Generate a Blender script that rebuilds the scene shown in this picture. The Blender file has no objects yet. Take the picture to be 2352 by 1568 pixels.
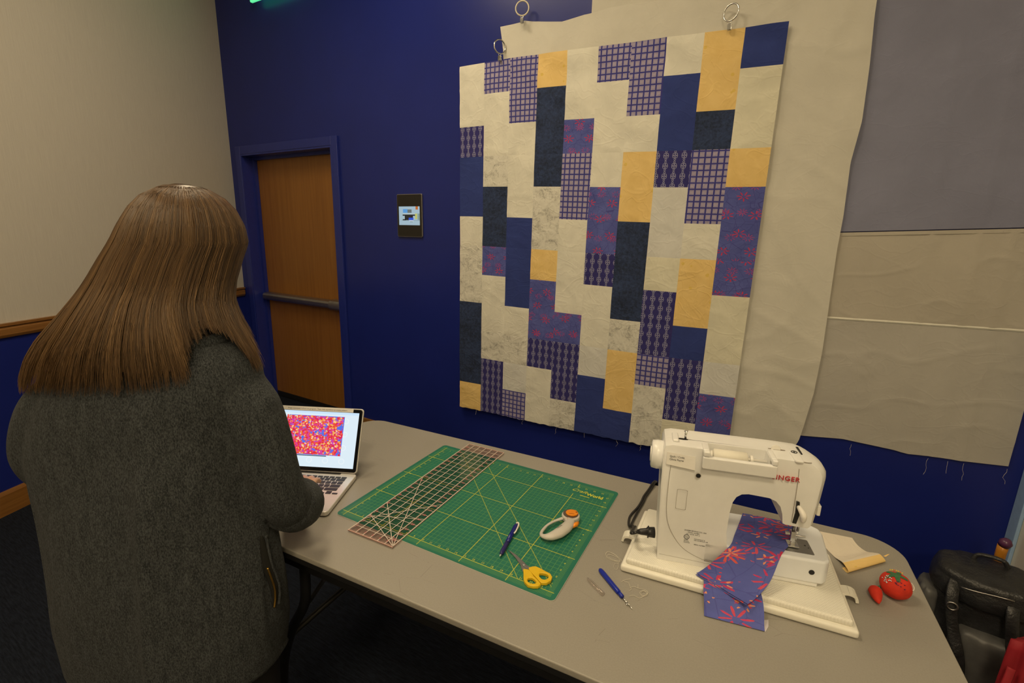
import bpy, bmesh, math, random
from mathutils import Vector, Matrix, noise
random.seed(7)
S = bpy.context.scene
COL = S.collection
PI = math.pi

# ------------------------------------------------------------------ camera, world, light, exposure
cam_d = bpy.data.cameras.new('camera')
cam_d.sensor_width = 36.0
cam_d.lens = 1091.43 / 2352 * 36.0
cam_d.clip_start = 0.02
cam = bpy.data.objects.new('camera', cam_d)
COL.objects.link(cam)
_r = Vector((0.8639, 0.5032, 0.0232)); _u = Vector((-0.1314, 0.1808, 0.9747)); _f = Vector((-0.4863, 0.8451, -0.2223))
cam.matrix_world = Matrix(((_r.x, _u.x, -_f.x, 4.0005), (_r.y, _u.y, -_f.y, -2.449), (_r.z, _u.z, -_f.z, 1.5228), (0, 0, 0, 1)))
S.camera = cam

W = bpy.data.worlds.new('world'); S.world = W
W.use_nodes = True
W.node_tree.nodes['Background'].inputs[0].default_value = (1.0, 0.82, 0.58, 1)
W.node_tree.nodes['Background'].inputs[1].default_value = 0.02

S.view_settings.view_transform = 'Standard'
S.view_settings.look = 'None'
S.view_settings.exposure = 0.0
S.view_settings.gamma = 1.0
S.view_settings.use_curve_mapping = False

CEIL = 3.6
WARM = (1.0, 0.79, 0.49)
# recessed square ceiling panels of the room: x, y, power in watts
LAMPS = [(2.75, -1.75, 19), (1.95, -1.15, 14), (4.35, -3.20, 30), (4.30, -5.20, 40)]

# ------------------------------------------------------------------ node helpers
class NX:
    """small wrapper so shader maths can be written as expressions"""
    def __init__(s, nt, sock): s.nt = nt; s.s = sock
    def _m(s, op, *a, clamp=False):
        n = s.nt.nodes.new('ShaderNodeMath'); n.operation = op; n.use_clamp = clamp
        for i, v in enumerate((s,) + a):
            if isinstance(v, NX): s.nt.links.new(v.s, n.inputs[i])
            else: n.inputs[i].default_value = v
        return NX(s.nt, n.outputs[0])
    def __add__(s, o): return s._m('ADD', o)
    __radd__ = __add__
    def __sub__(s, o): return s._m('SUBTRACT', o)
    def __rsub__(s, o): return (s * -1) + o
    def __mul__(s, o): return s._m('MULTIPLY', o)
    __rmul__ = __mul__
    def __truediv__(s, o): return s._m('DIVIDE', o)
    def lt(s, o): return s._m('LESS_THAN', o)
    def gt(s, o): return s._m('GREATER_THAN', o)
    def fract(s): return s._m('FRACT')
    def floor(s): return s._m('FLOOR')
    def abs(s): return s._m('ABSOLUTE')
    def sin(s): return s._m('SINE')
    def cos(s): return s._m('COSINE')
    def sqrt(s): return s._m('SQRT')
    def atan2(s, o): return s._m('ARCTAN2', o)
    def max(s, o): return s._m('MAXIMUM', o)
    def min(s, o): return s._m('MINIMUM', o)
    def mod(s, o): return s._m('FLOORED_MODULO', o)
    def clamp(s): return s._m('ADD', 0.0, clamp=True)
    def sstep(s, a, b):
        n = s.nt.nodes.new('ShaderNodeMapRange'); n.interpolation_type = 'SMOOTHSTEP'
        s.nt.links.new(s.s, n.inputs[0]); n.inputs[1].default_value = a; n.inputs[2].default_value = b
        return NX(s.nt, n.outputs[0])

class Mat:
    def __init__(s, name, col=(0.5, 0.5, 0.5), rough=0.5, metal=0.0, spec=0.5):
        s.m = bpy.data.materials.new(name); s.m.use_nodes = True
        s.nt = s.m.node_tree; s.b = s.nt.nodes['Principled BSDF']
        s.col = col
        s.b.inputs['Base Color'].default_value = (*col, 1)
        s.b.inputs['Roughness'].default_value = rough
        s.b.inputs['Metallic'].default_value = metal
        s.b.inputs['Specular IOR Level'].default_value = spec
    def coord(s, kind='Object', scale=(1, 1, 1)):
        if kind == 'UV':
            n = s.nt.nodes.new('ShaderNodeUVMap'); out = n.outputs[0]
        else:
            n = s.nt.nodes.new('ShaderNodeTexCoord'); out = n.outputs[kind]
        mp = s.nt.nodes.new('ShaderNodeMapping'); mp.inputs['Scale'].default_value = scale
        s.nt.links.new(out, mp.inputs[0])
        return mp.outputs[0]
    def xyz(s, kind='UV', scale=(1, 1, 1)):
        n = s.nt.nodes.new('ShaderNodeSeparateXYZ'); s.nt.links.new(s.coord(kind, scale), n.inputs[0])
        return [NX(s.nt, o) for o in n.outputs]
    def noise(s, scale=5, detail=4, rough=0.55, kind='Object', st=(1, 1, 1), dist=0.0):
        n = s.nt.nodes.new('ShaderNodeTexNoise')
        n.inputs['Scale'].default_value = scale; n.inputs['Detail'].default_value = detail
        n.inputs['Roughness'].default_value = rough; n.inputs['Distortion'].default_value = dist
        s.nt.links.new(s.coord(kind, st), n.inputs['Vector'])
        return NX(s.nt, n.outputs['Fac'])
    def voronoi(s, scale=5, feature='F1', out='Distance', kind='Object', st=(1, 1, 1), rnd=1.0):
        n = s.nt.nodes.new('ShaderNodeTexVoronoi'); n.feature = feature
        n.inputs['Scale'].default_value = scale; n.inputs['Randomness'].default_value = rnd
        s.nt.links.new(s.coord(kind, st), n.inputs['Vector'])
        return NX(s.nt, n.outputs[out])
    def rgb(s, c):
        n = s.nt.nodes.new('ShaderNodeRGB'); n.outputs[0].default_value = (*c, 1); return NX(s.nt, n.outputs[0])
    def mix(s, fac, a, b):
        n = s.nt.nodes.new('ShaderNodeMix'); n.data_type = 'RGBA'
        for v, i in ((fac, 0), (a, 6), (b, 7)):
            if isinstance(v, NX): s.nt.links.new(v.s, n.inputs[i])
            elif i == 0: n.inputs[0].default_value = v
            else: n.inputs[i].default_value = (*v, 1)
        return NX(s.nt, n.outputs[2])
    def ramp(s, fac, stops):
        n = s.nt.nodes.new('ShaderNodeValToRGB'); e = n.color_ramp.elements
        while len(e) < len(stops): e.new(0.5)
        for el, (p, c) in zip(e, stops): el.position = p; el.color = (*c, 1)
        s.nt.links.new(fac.s, n.inputs[0]); return NX(s.nt, n.outputs[0])
    def base(s, x): s.nt.links.new(x.s, s.b.inputs['Base Color']); return s
    def vary(s, amt=0.15, scale=6, kind='Object', st=(1, 1, 1), detail=5):
        n = s.noise(scale, detail, kind=kind, st=st)
        a = tuple(c * (1 - amt) for c in s.col); b = tuple(min(1, c * (1 + amt)) for c in s.col)
        return s.base(s.mix(n.sstep(0.25, 0.75), a, b))
    def bump(s, h, strength=0.2, dist=0.002):
        n = s.nt.nodes.new('ShaderNodeBump'); n.inputs['Strength'].default_value = strength
        n.inputs['Distance'].default_value = dist
        s.nt.links.new(h.s, n.inputs['Height']); s.nt.links.new(n.outputs[0], s.b.inputs['Normal']); return s
    def emit(s, col, strength):
        if isinstance(col, NX): s.nt.links.new(col.s, s.b.inputs['Emission Color'])
        else: s.b.inputs['Emission Color'].default_value = (*col, 1)
        s.b.inputs['Emission Strength'].default_value = strength; return s

def plain(name, col, rough=0.5, metal=0.0, amt=0.06, scale=40, bump=0.0, bscale=200):
    m = Mat(name, col, rough, metal); m.vary(amt, scale)
    if bump: m.bump(m.noise(bscale, 3), bump)
    return m.m

# ------------------------------------------------------------------ mesh helpers
def link(o, parent=None):
    COL.objects.link(o)
    if parent is not None: o.parent = parent
    return o

def obj(name, bm, mat, parent=None, smooth=False, bevel=0.0, seg=2, solid=0.0, auto=None):
    me = bpy.data.meshes.new(name)
    bmesh.ops.recalc_face_normals(bm, faces=bm.faces)
    bm.to_mesh(me); bm.free()
    mats = mat if isinstance(mat, (list, tuple)) else [mat]
    for m in mats: me.materials.append(m)
    if smooth:
        for p in me.polygons: p.use_smooth = True
    o = bpy.data.objects.new(name, me)
    link(o, parent)
    if solid:
        md = o.modifiers.new('thickness', 'SOLIDIFY'); md.thickness = solid; md.offset = 0
        if smooth: md = o.modifiers.new('edges', 'EDGE_SPLIT'); md.split_angle = 0.7
    if bevel:
        md = o.modifiers.new('bevel', 'BEVEL'); md.width = bevel; md.segments = seg; md.limit_method = 'ANGLE'; md.angle_limit = 0.6
        for p in me.polygons: p.use_smooth = True
        md2 = o.modifiers.new('normals', 'WEIGHTED_NORMAL'); md2.keep_sharp = True
    return o

def tag(o, label=None, cat=None, group=None, kind=None):
    if label: o['label'] = label
    if cat: o['category'] = cat
    if group: o['group'] = group
    if kind: o['kind'] = kind
    return o

def thing(name, label, cat, loc=(0, 0, 0), rz=0.0, group=None):
    o = bpy.data.objects.new(name, None); o.empty_display_size = 0.1
    o.location = loc; o.rotation_euler = (0, 0, rz); link(o)
    return tag(o, label, cat, group)

def NB(): return bmesh.new()

def box(bm, x0, x1, y0, y1, z0, z1, M=None):
    vs = [bm.verts.new((x, y, z)) for z in (z0, z1) for x, y in ((x0, y0), (x1, y0), (x1, y1), (x0, y1))]
    if M: 
        for v in vs: v.co = M @ v.co
    for f in ((3, 2, 1, 0), (4, 5, 6, 7), (0, 1, 5, 4), (1, 2, 6, 5), (2, 3, 7, 6), (3, 0, 4, 7)):
        bm.faces.new([vs[i] for i in f])
    return bm

def prism(bm, pts, h0, h1, fn=lambda a, b, h: (a, b, h)):
    """polygon extruded from h0 to h1; fn maps (a,b,h) to a point"""
    lo = [bm.verts.new(fn(a, b, h0)) for a, b in pts]; hi = [bm.verts.new(fn(a, b, h1)) for a, b in pts]
    n = len(pts)
    bm.faces.new(lo[::-1]); bm.faces.new(hi)
    for i in range(n): bm.faces.new((lo[i], lo[(i + 1) % n], hi[(i + 1) % n], hi[i]))
    return bm

def ringprism(bm, outer, inner, h0, h1):
    n = len(outer)
    L = [[bm.verts.new((a, b, h)) for a, b in p] for p in (outer, inner) for h in (h0, h1)]
    for i in range(n):
        j = (i + 1) % n
        bm.faces.new((L[0][i], L[0][j], L[1][j], L[1][i])); bm.faces.new((L[2][j], L[2][i], L[3][i], L[3][j]))
        bm.faces.new((L[1][i], L[1][j], L[3][j], L[3][i])); bm.faces.new((L[0][j], L[0][i], L[2][i], L[2][j]))
    return bm

def rrect(x0, x1, y0, y1, r, n=6):
    out = []
    for cx, cy, a0 in ((x1 - r, y0 + r, -90), (x1 - r, y1 - r, 0), (x0 + r, y1 - r, 90), (x0 + r, y0 + r, 180)):
        for k in range(n + 1):
            a = math.radians(a0 + 90 * k / n); out.append((cx + r * math.cos(a), cy + r * math.sin(a)))
    return out

def ell(cx, cy, a, b, n=24, rot=0.0):
    c, s = math.cos(rot), math.sin(rot)
    return [(cx + a * math.cos(t) * c - b * math.sin(t) * s, cy + a * math.cos(t) * s + b * math.sin(t) * c) for t in (2 * PI * k / n for k in range(n))]

def loft(bm, rings, cap=True, closed=True):
    R = [[bm.verts.new(p) for p in r] for r in rings]
    n = len(R[0])
    for a, b in zip(R, R[1:]):
        for i in range(n if closed else n - 1):
            j = (i + 1) % n; bm.faces.new((a[i], a[j], b[j], b[i]))
    if cap and closed:
        bm.faces.new(R[0][::-1]); bm.faces.new(R[-1])
    return bm

def smooth_path(pts, n=8):
    """Catmull-Rom through pts"""
    P = [Vector(p) for p in pts]; out = []
    for i in range(len(P) - 1):
        a = P[max(i - 1, 0)]; b = P[i]; c = P[i + 1]; d = P[min(i + 2, len(P) - 1)]
        for k in range(n):
            t = k / n
            out.append(0.5 * ((2 * b) + (c - a) * t + (2 * a - 5 * b + 4 * c - d) * t * t + (3 * b - a - 3 * c + d) * t ** 3))
    out.append(P[-1]); return out

def tube(bm, pts, r, seg=8, flat=1.0, cap=True, up=None):
    """tube along pts; r number or list; flat squashes the second axis"""
    P = [Vector(p) for p in pts]; n = len(P)
    rs = r if isinstance(r, (list, tuple)) else [r] * n
    if len(rs) != n:
        rs = [rs[min(int(i / (n - 1) * (len(rs) - 1)), len(rs) - 2)] * (1 - (i / (n - 1) * (len(rs) - 1)) % 1) + rs[min(int(i / (n - 1) * (len(rs) - 1)) + 1, len(rs) - 1)] * ((i / (n - 1) * (len(rs) - 1)) % 1) if i < n - 1 else rs[-1] for i in range(n)]
    T = (P[1] - P[0]).normalized()
    A = Vector(up) if up else (Vector((0, 0, 1)) if abs(T.z) < 0.9 else Vector((1, 0, 0)))
    rings = []
    for i in range(n):
        T = (P[min(i + 1, n - 1)] - P[max(i - 1, 0)]).normalized()
        A = (A - T * A.dot(T)).normalized(); Bv = T.cross(A)
        rings.append([P[i] + (A * math.sin(2 * PI * k / seg) * flat + Bv * math.cos(2 * PI * k / seg)) * rs[i] for k in range(seg)])
    return loft(bm, rings, cap)

def sphere(bm, c, rx, ry=None, rz=None, u=16, v=10):
    ry = ry or rx; rz = rz or rx
    M = Matrix.Translation(c) @ Matrix.Diagonal((rx, ry, rz, 1))
    bmesh.ops.create_uvsphere(bm, u_segments=u, v_segments=v, radius=1, matrix=M); return bm

def cyl(bm, c, r, h, axis='z', seg=24, r2=None):
    M = Matrix.Translation(c)
    if axis == 'x': M = M @ Matrix.Rotation(PI / 2, 4, 'Y')
    if axis == 'y': M = M @ Matrix.Rotation(PI / 2, 4, 'X')
    bmesh.ops.create_cone(bm, cap_ends=True, segments=seg, radius1=r, radius2=r if r2 is None else r2, depth=h, matrix=M); return bm

def torus(bm, c, R, r, M=None, n=32, m=8):
    rings = []
    for i in range(n):
        a = 2 * PI * i / n
        rings.append([Vector(((R + r * math.cos(2 * PI * k / m)) * math.cos(a), r * math.sin(2 * PI * k / m), (R + r * math.cos(2 * PI * k / m)) * math.sin(a))) for k in range(m)])
    V = [[bm.verts.new(Vector(c) + ((M @ p) if M else p)) for p in r_] for r_ in rings]
    for i in range(n):
        for k in range(m):
            bm.faces.new((V[i][k], V[i][(k + 1) % m], V[(i + 1) % n][(k + 1) % m], V[(i + 1) % n][k]))
    return bm

def sheet(bm, f, nu, nv, uvf=None, mi=None):
    """grid sheet; f(u,v) -> point, uvf(u,v) -> uv"""
    uvl = bm.loops.layers.uv.verify()
    V = [[bm.verts.new(f(i / nu, j / nv)) for i in range(nu + 1)] for j in range(nv + 1)]
    for j in range(nv):
        for i in range(nu):
            fc = bm.faces.new((V[j][i], V[j][i + 1], V[j + 1][i + 1], V[j + 1][i]))
            if mi: fc.material_index = mi(i / nu, j / nv)
            for lp, (a, b) in zip(fc.loops, ((i, j), (i + 1, j), (i + 1, j + 1), (i, j + 1))):
                lp[uvl].uv = (uvf or (lambda p, q: (p, q)))(a / nu, b / nv)
    return bm

def remeshed(name, bm, mat, parent, voxel, smooth_it=4, fn=None):
    """join overlapping volumes into one continuous surface"""
    me = bpy.data.meshes.new(name); bmesh.ops.recalc_face_normals(bm, faces=bm.faces); bm.to_mesh(me); bm.free()
    t = bpy.data.objects.new(name, me); COL.objects.link(t)
    md = t.modifiers.new('r', 'REMESH'); md.mode = 'VOXEL'; md.voxel_size = voxel
    sm = t.modifiers.new('s', 'SMOOTH'); sm.iterations = smooth_it; sm.factor = 0.5
    dg = bpy.context.evaluated_depsgraph_get(); dg.update()
    nm = bpy.data.meshes.new_from_object(t.evaluated_get(dg))
    bpy.data.objects.remove(t); bpy.data.meshes.remove(me)
    nm.name = name
    if fn:
        cs = [fn(v.co.copy(), v.normal.copy()) for v in nm.vertices]
        nm.vertices.foreach_set('co', [c for p in cs for c in p]); nm.update()
    nm.materials.clear(); nm.materials.append(mat)
    for p in nm.polygons: p.use_smooth = True
    return link(bpy.data.objects.new(name, nm), parent)

def text(name, body, size, M, mat, parent, extrude=0.0002, shear=0.0, align='LEFT', sx=1.0, spacing=1.0, fit=None, bold=0.0):
    c = bpy.data.curves.new(name, 'FONT'); c.body = body; c.size = size; c.extrude = extrude; c.shear = shear
    c.align_x = align; c.resolution_u = 3; c.space_character = spacing; c.offset = bold
    t = bpy.data.objects.new(name, c); COL.objects.link(t)
    o = link(bpy.data.objects.new(name, bpy.data.meshes.new(name)), parent)
    PENDING.append((t, o, M, mat, sx, fit)); return o
PENDING = []
def flush_text():
    """turn all lettering into meshes in one go"""
    dg = bpy.context.evaluated_depsgraph_get(); dg.update()
    for t, o, M_, mat, sx, fit in PENDING:
        me = bpy.data.meshes.new_from_object(t.evaluated_get(dg))
        if fit:
            xs = [v.co.x for v in me.vertices]; sx = fit / (max(xs) - min(xs))
        me.name = o.name; me.materials.clear(); me.materials.append(mat)
        me.transform(M_ @ Matrix.Diagonal((sx, 1, 1, 1)))
        old = o.data; o.data = me; bpy.data.meshes.remove(old)
    for t, *_ in PENDING:
        c = t.data; bpy.data.objects.remove(t); bpy.data.curves.remove(c)
    PENDING.clear()

def ints(x, tab):
    """piecewise-linear lookup"""
    if x <= tab[0][0]: return tab[0][1]
    for (a, va), (b, vb) in zip(tab, tab[1:]):
        if x <= b: return va + (vb - va) * (x - a) / (b - a)
    return tab[-1][1]

def nz(x, y, z=0.0): return noise.noise(Vector((x, y, z)))
def ridge(x, y, z=0.0): return 1 - 2 * min(1, abs(nz(x, y, z)) * 2.2)

# ------------------------------------------------------------------ shared materials
def wood(name, c1, c2, axis='z', scale=3.0, rough=0.4):
    m = Mat(name, c1, rough)
    st = {'z': (22, 22, 0.8), 'x': (0.8, 22, 22), 'y': (22, 0.8, 22)}[axis]
    n = m.noise(scale, 6, 0.6, st=st, dist=0.6); n2 = m.noise(1.3, 2)
    m.base(m.mix((n * 0.7 + n2 * 0.3).sstep(0.3, 0.7), c1, c2)); m.bump(n, 0.05, 0.001)
    return m.m

M = {}
_m = Mat('blue_paint', (0.012, 0.022, 0.195), 0.32, spec=0.36); _m.vary(0.05, 3); _m.bump(_m.noise(140, 3), 0.12, 0.0008)
M['blue_wall'] = _m.m
def wallpaper():
    m = Mat('cream_wallpaper', (0.74, 0.70, 0.62), 0.75)
    n = m.noise(6, 5, 0.7, st=(60, 60, 1.2)); n2 = m.noise(1.5, 2)
    m.base(m.mix(n.sstep(0.3, 0.7), (0.53, 0.50, 0.445), (0.595, 0.565, 0.50))); m.bump(n, 0.15, 0.001)
    return m.m
M['wallpaper'] = wallpaper()
M['rail_wood'] = wood('rail_wood', (0.20, 0.085, 0.018), (0.30, 0.14, 0.035), 'y')
M['door_wood'] = wood('door_wood', (0.215, 0.088, 0.016), (0.29, 0.125, 0.026), 'z', 2.0, 0.38)
def carpet():
    m = Mat('navy_carpet', (0.02, 0.025, 0.035), 0.95, spec=0.1)
    n = m.noise(3, 6, 0.7, st=(6, 60, 1)); v = m.noise(400, 2)
    m.base(m.mix((n * 0.75 + v * 0.25).sstep(0.35, 0.68), (0.0055, 0.0068, 0.011), (0.018, 0.023, 0.037))); m.bump(v, 0.6, 0.004)
    return m.m
M['carpet'] = carpet()
M['ceiling'] = plain('ceiling_paint', (0.62, 0.60, 0.56), 0.9)
M['steel'] = plain('brushed_steel', (0.42, 0.41, 0.40), 0.38, 1.0)
M['dark_metal'] = plain('dark_metal', (0.03, 0.03, 0.032), 0.45, 0.6)
M['black_plastic'] = plain('black_plastic', (0.012, 0.012, 0.013), 0.4)
M['white_plastic'] = plain('white_plastic', (0.82, 0.80, 0.75), 0.3, amt=0.02)
M['chrome'] = plain('chrome', (0.7, 0.7, 0.7), 0.18, 1.0)

# ------------------------------------------------------------------ the room
def structure(o): o['kind'] = 'structure'; return o
LA = 0.3737                                    # lean of the left wall against the blue wall's normal
XC = -0.158
LD = Vector((math.sin(LA), -math.cos(LA), 0))  # along the left wall towards the viewer
LN = Vector((math.cos(LA), math.sin(LA), 0))   # its normal into the room
RX = 4.889
LL = 6.2
Lend = Vector((XC, 0, 0)) + LD * LL
bm = NB()
prism(bm, [(XC - 0.3, 0.3), (RX + 0.3, 0.3), (RX + 0.3, -6.3), (XC - 0.3, -6.3)], -0.12, 0.0)
structure(obj('floor', bm, M['carpet']))
bm = NB(); prism(bm, [(XC - 0.3, 0.3), (RX + 0.3, 0.3), (RX + 0.3, -6.3), (XC - 0.3, -6.3)], CEIL, CEIL + 0.12)
structure(obj('ceiling', bm, M['ceiling']))
# blue wall with the door opening
DW, DH, DR = 1.092, 2.095, 0.107
bm = NB()
box(bm, XC - 0.3, 0, 0, 0.2, 0, CEIL); box(bm, DW, RX + 0.3, 0, 0.2, 0, CEIL); box(bm, 0, DW, 0, 0.2, DH, CEIL)
structure(obj('wall_back', bm, M['blue_wall']))
# left wall: wallpaper above, blue dado below
WL = structure(tag(bpy.data.objects.new('wall_left', None))); link(WL)
WL.location = (XC, 0, 0); WL.rotation_euler = (0, 0, LA)      # local x = into the room, -y = along the wall
bm = NB(); box(bm, -0.15, 0, -LL, 0.05, 0.95, CEIL); obj('wallpaper_field', bm, M['wallpaper'], WL)
bm = NB(); box(bm, -0.15, 0, -LL, 0.05, 0, 0.95); obj('blue_dado', bm, M['blue_wall'], WL)
bm = NB(); prism(bm, [(0, 0.93), (0.012, 0.93), (0.02, 0.945), (0.02, 0.975), (0.014, 0.985), (0.024, 0.992), (0.024, 1.004), (0, 1.004)], -LL, -0.016, lambda a, b, h: (a, h, b))
tr = structure(obj('trim_1', bm, M['rail_wood'])); tr.location = WL.location; tr.rotation_euler = WL.rotation_euler
bm = NB(); prism(bm, [(0, 0), (0.016, 0), (0.016, 0.11), (0.008, 0.128), (0, 0.128)], -LL, -0.016, lambda a, b, h: (a, h, b))
bb = structure(obj('baseboard_left', bm, M['rail_wood'])); bb.location = WL.location; bb.rotation_euler = WL.rotation_euler
bm = NB(); box(bm, DW + 0.07, RX, -0.014, 0, 0, 0.095); structure(obj('baseboard_back', bm, M['rail_wood'], bevel=0.003))
rw = Mat('cream_gloss_paint', (0.80, 0.76, 0.62), 0.22); rw.vary(0.04, 3)
bm = NB(); box(bm, RX, RX + 0.15, -6.3, 0, 0, CEIL); structure(obj('wall_right', bm, rw.m))
bm = NB(); box(bm, RX - 0.012, RX, -0.075, -0.0005, 0.096, 2.3); structure(obj('trim_2', bm, plain('pale_blue_paint', (0.33, 0.50, 0.78), 0.3), bevel=0.003))
bm = NB(); box(bm, XC - 0.3, RX + 0.3, -6.45, -6.3, 0, CEIL); structure(obj('wall_front', bm, M['wallpaper']))
# door
D = structure(tag(bpy.data.objects.new('door_1', None))); link(D)
M['door_frame'] = plain('door_frame_paint', (0.016, 0.028, 0.225), 0.3)
def jamb(bm, x0, x1, z0, z1): box(bm, x0, x1, -0.018, 0.0, z0, z1)
bm = NB()
fw = 0.062
jamb(bm, -fw, 0.0, 0, DH + fw); jamb(bm, DW, DW + fw, 0, DH + fw); jamb(bm, 0.0, DW, DH, DH + fw)
obj('frame_face', bm, M['door_frame'], D, bevel=0.003)
bm = NB()
box(bm, 0, 0.012, -0.015, DR - 0.002, 0, DH); box(bm, DW - 0.012, DW, -0.015, DR - 0.002, 0, DH); box(bm, 0.012, DW - 0.012, -0.015, DR - 0.002, DH - 0.012, DH)
obj('frame_jamb', bm, M['door_frame'], D)
bm = NB()
box(bm, 0.012, 0.034, DR - 0.03, DR - 0.003, 0, DH - 0.012); box(bm, DW - 0.034, DW - 0.012, DR - 0.03, DR - 0.003, 0, DH - 0.012); box(bm, 0.034, DW - 0.034, DR - 0.03, DR - 0.003, DH - 0.034, DH - 0.012)
obj('door_stop', bm, M['door_frame'], D)
bm = NB(); box(bm, 0.013, DW - 0.013, DR, DR + 0.045, 0.05, DH - 0.013); obj('door_leaf', bm, M['door_wood'], D, bevel=0.003)
bm = NB(); box(bm, 0.013, DW - 0.013, DR - 0.004, DR + 0.045, 0.004, 0.05); obj('door_sweep', bm, M['dark_metal'], D)
bar = NB(); prism(bar, [(0, 0), (-0.05, 0.008), (-0.06, 0.02), (-0.06, 0.05), (-0.05, 0.064), (0, 0.072)], 0.045, 0.90, lambda a, b, h: (h, DR - 0.012 + a, 0.90 + b))
pb = obj('panic_bar', bar, M['steel'], D, bevel=0.004)
bm = NB(); prism(bm, [(0, -0.01), (-0.054, 0.0), (-0.064, 0.014), (-0.064, 0.056), (-0.054, 0.072), (0, 0.08)], 0.90, 1.03, lambda a, b, h: (h, DR - 0.012 + a, 0.90 + b)); obj('latch_head', bm, M['steel'], pb, bevel=0.003)
bm = NB(); box(bm, 0.99, 1.035, DR - 0.035, DR - 0.001, 0.96, 1.05); obj('latch_case', bm, M['steel'], pb, bevel=0.003)

# ------------------------------------------------------------------ ceiling lights (lamps of the room)
M['lamp_glass'] = Mat('lamp_glass', (0.9, 0.9, 0.88), 0.4).emit((1.0, 0.86, 0.62), 6.0).m
for i, (x, y, p) in enumerate(LAMPS):
    words = ['square ceiling light panel over the sewing table', 'square ceiling light panel in front of the wooden door', 'square ceiling light panel above the viewer', 'square ceiling light panel far behind the viewer'][i]
    t = thing('ceiling_light', words, 'ceiling light', (x, y, CEIL), 0, 'square ceiling light panels')
    bm = NB(); ringprism(bm, rrect(-0.30, 0.30, -0.30, 0.30, 0.01, 2), rrect(-0.275, 0.275, -0.275, 0.275, 0.005, 2), -0.014, -0.0005); obj('trim_frame', bm, M['white_plastic'], t)
    bm = NB(); box(bm, -0.274, 0.274, -0.274, 0.274, -0.006, -0.001); obj('diffuser', bm, M['lamp_glass'], t)
    ld = bpy.data.lights.new('panel_light', 'AREA'); ld.energy = p; ld.color = WARM; ld.shape = 'SQUARE'; ld.size = 0.54
    lo = bpy.data.objects.new('panel_light', ld); lo.location = (0, 0, -0.02); link(lo, t)

# ------------------------------------------------------------------ fabrics (uv is in metres)
def weave(m, strength=0.10, cw=0.8):
    x, y, z = m.xyz('UV', (1, 1, 1))
    w = (x * 3200).sin() * (y * 3200).sin()
    n = m.noise(14, 5, 0.65, kind='UV')
    def crease(sc, st, k):
        q = (m.noise(sc, 2, 0.5, kind='UV', st=st, dist=0.9) - 0.5).abs()
        return (q * -k + 1.0).max(0.0)
    c = crease(5.5, (1, 1.4, 1), 26) + crease(9, (1.5, 1, 1), 22) * 0.7
    return m.bump(w * 0.10 + n * 0.9 + c * cw, strength * 3.0, 0.006)

def fab_plain(name, c, amt=0.07, sc=9, cw=0.6):
    m = Mat(name, c, 0.85, spec=0.2); m.vary(amt, sc, kind='UV'); weave(m, cw=cw); return m.m
def fab_marble(name):
    m = Mat(name, (0.7, 0.66, 0.58), 0.85, spec=0.2)
    a = m.noise(16, 8, 0.75, kind='UV', dist=0.5); b = m.noise(90, 4, 0.7, kind='UV')
    f = (a * 0.7 + b * 0.3).sstep(0.47, 0.66)
    m.base(m.mix(f, (0.72, 0.705, 0.64), (0.34, 0.33, 0.30))); weave(m); return m.m
def fab_navy(name):
    m = Mat(name, (0.03, 0.05, 0.13), 0.85, spec=0.2)
    a = m.noise(60, 6, 0.8, kind='UV'); b = m.noise(9, 3, kind='UV')
    m.base(m.mix((a * 0.7 + b * 0.3).sstep(0.38, 0.62), (0.022, 0.030, 0.060), (0.040, 0.062, 0.150))); weave(m); return m.m
def fab_yellow(name):
    m = Mat(name, (0.78, 0.50, 0.14), 0.85, spec=0.2)
    v = m.voronoi(17, kind='UV'); n = m.noise(11, 4, kind='UV')
    c = m.mix(n.sstep(0.3, 0.7), (0.80, 0.56, 0.215), (0.86, 0.62, 0.26))
    m.base(m.mix(v.lt(0.13) * 0.6, c, (0.76, 0.53, 0.09))); weave(m); return m.m
def fab_gingham(name):
    m = Mat(name, (0.4, 0.36, 0.5), 0.85, spec=0.2)
    x, y, z = m.xyz('UV')
    fx = ((x / 0.0277).fract() - 0.5).abs(); fy = ((y / 0.0275).fract() - 0.5).abs()
    lx = fx.gt(0.375); ly = fy.gt(0.385)
    sq = fx.lt(0.26) * fy.lt(0.20)
    n = m.noise(60, 3, kind='UV')
    base = m.mix(n.sstep(0.3, 0.7), (0.30, 0.27, 0.43), (0.36, 0.33, 0.49))
    base = m.mix(sq * 0.35, base, (0.50, 0.42, 0.50))
    m.base(m.mix(lx.max(ly), base, (0.052, 0.052, 0.26))); weave(m); return m.m
def fab_stripe(name):
    m = Mat(name, (0.04, 0.035, 0.18), 0.85, spec=0.2)
    x, y, z = m.xyz('UV')
    cx = (x / 0.0415).fract() - 0.5; cy = (y / 0.046).fract() - 0.5
    ex = cx * 0.0415; ey = cy * 0.046
    def ring(ax, ay, r, w):
        dx = ex.abs() - ax; dy = ey.abs() - ay
        return (((dx * dx + dy * dy).sqrt() - r).abs()).lt(w)
    mk = ring(0.0055, 0.0055, 0.0050, 0.0012).max(ring(0.0, 0.0175, 0.0040, 0.0012)).max(ring(0.0095, 0.0, 0.0026, 0.001))
    mk = mk.max(ring(0.0, 0.0105, 0.0026, 0.001))
    m.base(m.mix(mk * 0.85, (0.040, 0.036, 0.175), (0.34, 0.34, 0.50))); weave(m); return m.m
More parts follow.
